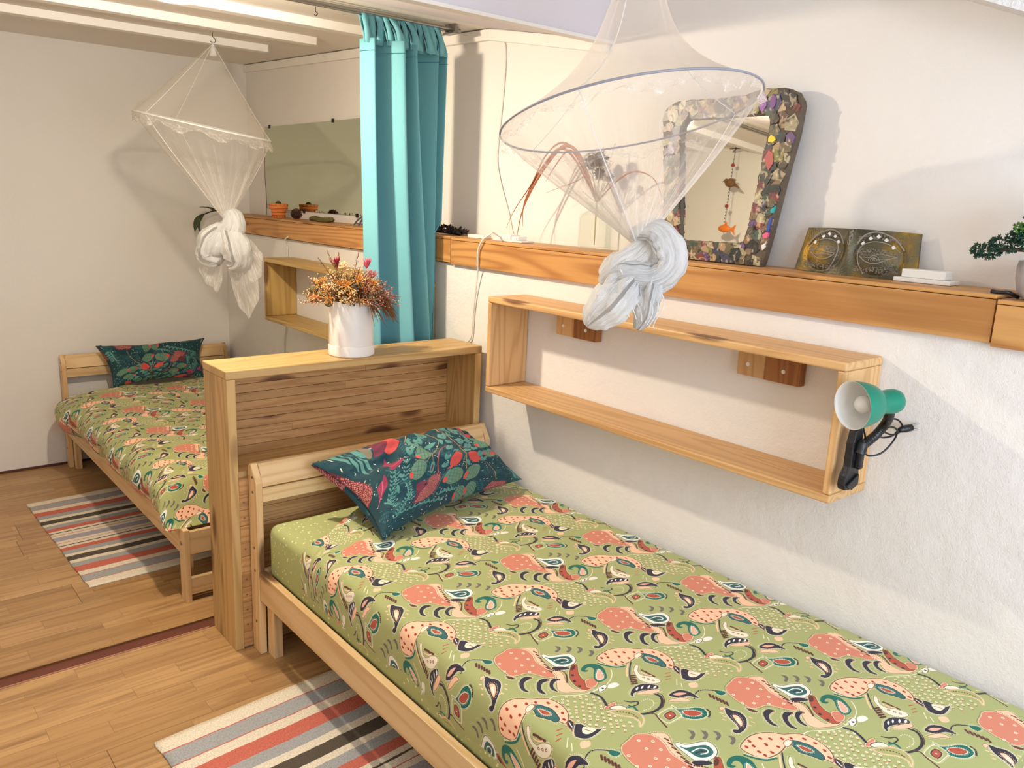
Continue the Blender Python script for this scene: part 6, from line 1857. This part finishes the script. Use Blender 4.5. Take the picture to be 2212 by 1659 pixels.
strw = plain('straw', (176, 156, 120), .8); rust_l = plain('rusty_leaf', (158, 88, 46), .6, var=.25, vscale=30); thm = plain('thistle_brown', (66, 44, 38), .8)
hp = V((gb[0], gb[1], LZ+.160)); bp_ = V((gb[0], gb[1], LZ+.016))
heads = [((.075, -.425, 1.635), .020), ((.065, -.475, 1.645), .021), ((.085, -.455, 1.600), .016), ((.075, -.520, 1.585), .009)]
for (hx, hy, hz), r_ in heads:
    st = obj('thistle_stem', MB().tube(curve([bp_, hp, (hx*.5+hp.x*.5, hy*.5+hp.y*.5, (hz+hp.z)/2), (hx, hy, hz)], 5), .0016, 5), strw, t)
    r_ *= 1.25; m = MB(); m.blob((hx, hy, hz), (r_*.75, r_*.75, r_*.95), 2)
    for k in range(70):
        d = V((R.gauss(0, 1), R.gauss(0, 1), R.gauss(0, 1))).normalized(); m.tube([V((hx, hy, hz))+d*r_*.7, V((hx, hy, hz))+d*r_*1.25], [.0014, .0003], 4)
    obj('thistle_head', m, thm, st)
    m = MB()
    for k in range(9):
        a = k*.7; m.tube(curve([(hx, hy, hz-r_*.8), (hx+math.cos(a)*r_*1.1, hy+math.sin(a)*r_*1.1, hz-r_*1.1), (hx+math.cos(a)*r_*1.7, hy+math.sin(a)*r_*1.7, hz-r_*.3)], 4), .0007, 4)
    obj('bracts', m, strw, st)
def longleaf(pts, w):
    Pp = curve(pts, 6); m = MB(); vs = []; n = len(Pp)
    for i, p in enumerate(Pp):
        v = i/(n-1); tn_ = (Pp[min(i+1, n-1)]-Pp[max(i-1, 0)]).normalized(); s_ = tn_.cross(V((1, .2, 0))).normalized(); ww = w*min(1, .35+v*2)*(1-v)**.6
        vs += [p-s_*ww, p+V((-.001, 0, 0)), p+s_*ww]
    m.add(vs, [(k*3+i, k*3+i+1, k*3+4+i, k*3+3+i) for k in range(n-1) for i in range(2)]); return m
LL = [([hp, (.07, -.36, 1.66), (.06, -.29, 1.700), (.05, -.22, 1.655), (.04, -.165, 1.56), (.035, -.085, 1.47), (.03, -.045, 1.40)], .0045),
      ([hp, (.07, -.38, 1.65), (.06, -.31, 1.69), (.05, -.245, 1.64), (.04, -.175, 1.55), (.035, -.125, 1.46), (.03, -.105, 1.36)], .0075),
      ([hp, (.08, -.37, 1.63), (.07, -.32, 1.675), (.06, -.27, 1.63), (.05, -.23, 1.57)], .005),
      ([hp, (.07, -.35, 1.645), (.06, -.28, 1.68), (.05, -.21, 1.62), (.04, -.15, 1.53), (.035, -.13, 1.47), (.03, -.14, 1.41)], .006),
      ([hp, (.08, -.55, 1.58), (.08, -.62, 1.605), (.075, -.70, 1.585), (.07, -.745, 1.53)], .004),
      ([hp, (.08, -.42, 1.60), (.08, -.36, 1.575), (.07, -.28, 1.55), (.06, -.22, 1.53)], .0022)]
for pts, w in LL:
    o = obj('long_leaf', longleaf(pts, w), rust_l, t, smooth='all'); sd = o.modifiers.new('thick', 'SOLIDIFY'); sd.thickness = .0008
m = MB()
for k in range(26):
    a = R.uniform(-1, 1); q = hp+V((R.uniform(-.03, .03), a*.06, R.uniform(.02, .22))); m.tube([hp+V((0, a*.01, 0)), q], .0007, 4); m.octa(q, .0026)
obj('wispy_twigs', m, strw, t, kind='stuff')

# ------------------------------------------------------------------ bonsai at the right edge
t = thing('bonsai_plant', (.045, -1.83, 1.338), 'small artificial bonsai in a ribbed grey pot, cut by the right edge', 'plant')
bc = (.045, -1.835, 1.338)
m = MB(); n = 64; prof = [(.034, .0005), (.052, .004), (.064, .020), (.070, .045), (.071, .072), (.069, .082), (.065, .082), (.064, .07), (0, .066)]
vs = []
for r_, h in prof:
    for k in range(n): a = 2*PI*k/n; rr = r_*(1+.018*math.sin(a*16)*(r_ > .05 and h < .08)); vs.append((bc[0]+rr*math.cos(a)*.9, bc[1]+rr*math.sin(a)*.9, bc[2]+h))
m.add(vs, [(i*n+k, i*n+(k+1) % n, (i+1)*n+(k+1) % n, (i+1)*n+k) for i in range(len(prof)-1) for k in range(n)]); obj('pot_body', m, plain('washed_grey_ceramic', (176, 170, 172), .7, .3, 40, var=.18, vscale=30), t, smooth=True)
m = MB(); m.lathe([(0, .067), (.056, .067)], 24, bc); obj('soil', m, plain('dark_soil', (40, 32, 28), .9), t)
trunk = curve([(.045, -1.835, 1.404), (.04, -1.825, 1.425), (.03, -1.80, 1.440), (.01, -1.765, 1.442), (-.005, -1.735, 1.436)], 6)
m = MB(); m.tube(trunk, [.007*(1-.6*i/len(trunk)) for i in range(len(trunk))], 8); m.tube(curve([(.04, -1.825, 1.425), (.05, -1.81, 1.47), (.05, -1.80, 1.50)], 5), .004, 7); m.tube(curve([(.04, -1.825, 1.425), (.06, -1.86, 1.47), (.06, -1.88, 1.52)], 5), .004, 7)
obj('trunk', m, plain('bonsai_bark', (70, 50, 36), .8, .5), t, smooth='all')
bl1, bl2 = plain('bonsai_leaf_dark', (22, 62, 40), .5, var=.3, vscale=60), plain('bonsai_leaf_light', (88, 132, 50), .5, var=.2, vscale=60)
def foliage(c_, rad, n, name, mt_):
    m = MB()
    for k in range(n):
        d = V((R.gauss(0, 1), R.gauss(0, 1), R.gauss(0, .8))).normalized(); p = V(c_)+V((d.x*rad[0], d.y*rad[1], d.z*rad[2]))*R.uniform(.55, 1.05)
        for q in range(4):
            e = (d+V((R.uniform(-1, 1), R.uniform(-1, 1), R.uniform(-1, 1)))*.9).normalized(); s_ = e.orthogonal().normalized()*.0026; pp = p+e*.0085
            m.add([p, p+e*.004+s_, pp, p+e*.004-s_, p+e*.004+e.cross(s_).normalized()*.0012], [(0, 1, 4), (1, 2, 4), (2, 3, 4), (3, 0, 4), (0, 3, 2, 1)])
    return obj(name, m, mt_, t, kind='stuff')
for c_, rad, n, mt_ in (((-.012, -1.722, 1.436), (.026, .030, .014), 90, bl1), ((.008, -1.752, 1.452), (.026, .030, .018), 110, bl1), ((.025, -1.785, 1.470), (.030, .030, .022), 130, bl1), ((.02, -1.785, 1.487), (.024, .024, .012), 60, bl2), ((.045, -1.815, 1.470), (.03, .03, .022), 110, bl1), ((.048, -1.80, 1.512), (.026, .032, .018), 110, bl1), ((.06, -1.85, 1.50), (.035, .035, .03), 130, bl1), ((.06, -1.84, 1.53), (.03, .03, .012), 60, bl2)):
    foliage(c_, rad, n, 'foliage', mt_)
o = obj('black_cable_end', MB().tube(curve([(-.005, -1.742, 1.352), (.0, -1.760, 1.351), (.004, -1.775, 1.352), (.03, -1.785, 1.342)], 6), .0042, 8), black, None, smooth='all'); tag(o, 'black cable end at the beam joint beside the bonsai pot', 'cable')

# ------------------------------------------------------------------ bead mobile in front of the left wall (seen in the collage mirror)
mx_, my_ = -2.40, .85; top = ceil_z(my_)
t = thing('bead_mobile', (mx_, my_, top), 'string of red beads with bird and fish hanging by the left wall, seen in mirror', 'mobile')
m = MB(); m.tube([(mx_, my_, top+.002), (mx_, my_, top-.03)], .003, 6); m.tube([(mx_-.10, my_+.09, top-.028), (mx_+.01, my_-.01, top-.03)], .004, 6); m.tube([(mx_-.02, my_-.03, top-.02), (mx_+.02, my_+.03, top-.03)], .003, 6)
obj('hanger', m, darkmetal, t)
m = MB(); m.tube([(mx_, my_, top-.03), (mx_, my_-.01, 1.60)], .0014, 5)
for z in [top-.05-.021*k for k in range(25)]: m.blob((mx_, my_, z), (.0032, .0032, .006), 1)
obj('bead_string', m, darkmetal, t)
redb = plain('red_bead', (150, 26, 34), .3)
for z in (2.04, 1.78): obj('red_bead', MB().blob((mx_, my_, z), .013, 2), redb, t, smooth='all')
birdm = plain('carved_bird', (120, 84, 50), .8, var=.3, vscale=40); m = MB()
m.blob((mx_, my_, 1.925), (.022, .040, .026), 2); m.blob((mx_, my_+.032, 1.940), (.014, .018, .016), 2); m.tube([(mx_, my_+.048, 1.940), (mx_, my_+.064, 1.932)], [.004, .001], 6); m.tube([(mx_, my_-.03, 1.92), (mx_, my_-.075, 1.895)], [.012, .004], 6)
m.blob((mx_-.01, my_-.005, 1.950), (.03, .022, .008), 2); obj('bird', m, birdm, t, smooth='all')
fm = plain('orange_fish', (226, 122, 40), .6); m = MB(); m.blob((mx_, my_-.01, 1.635), (.014, .050, .024), 2); m.prism([(my_-.055, 1.635), (my_-.095, 1.665), (my_-.085, 1.63), (my_-.095, 1.60)], 0, mx_-.004, mx_+.004); m.prism([(my_+.01, 1.655), (my_-.02, 1.68), (my_-.03, 1.652)], 0, mx_-.003, mx_+.003)
obj('fish', m, fm, t, smooth=True)
# ceiling hook left over on the beams
for i, (hx, hy) in enumerate(((-.46, .50),)):
    m = MB(); z = ceil_z(hy); m.tube(curve([(hx, hy, z+.001), (hx, hy, z-.015), (hx+.008, hy, z-.022), (hx, hy, z-.030), (hx-.006, hy, z-.026)], 5), .0013, 6)
    o = obj('ceiling_hook', m, darkmetal, None); tag(o, 'empty small hook in the alcove ceiling near the lamp', 'hook')
print('objects', len(bpy.data.objects), 'tris', sum(len(o.data.polygons) for o in bpy.data.objects if o.type == 'MESH')*2)
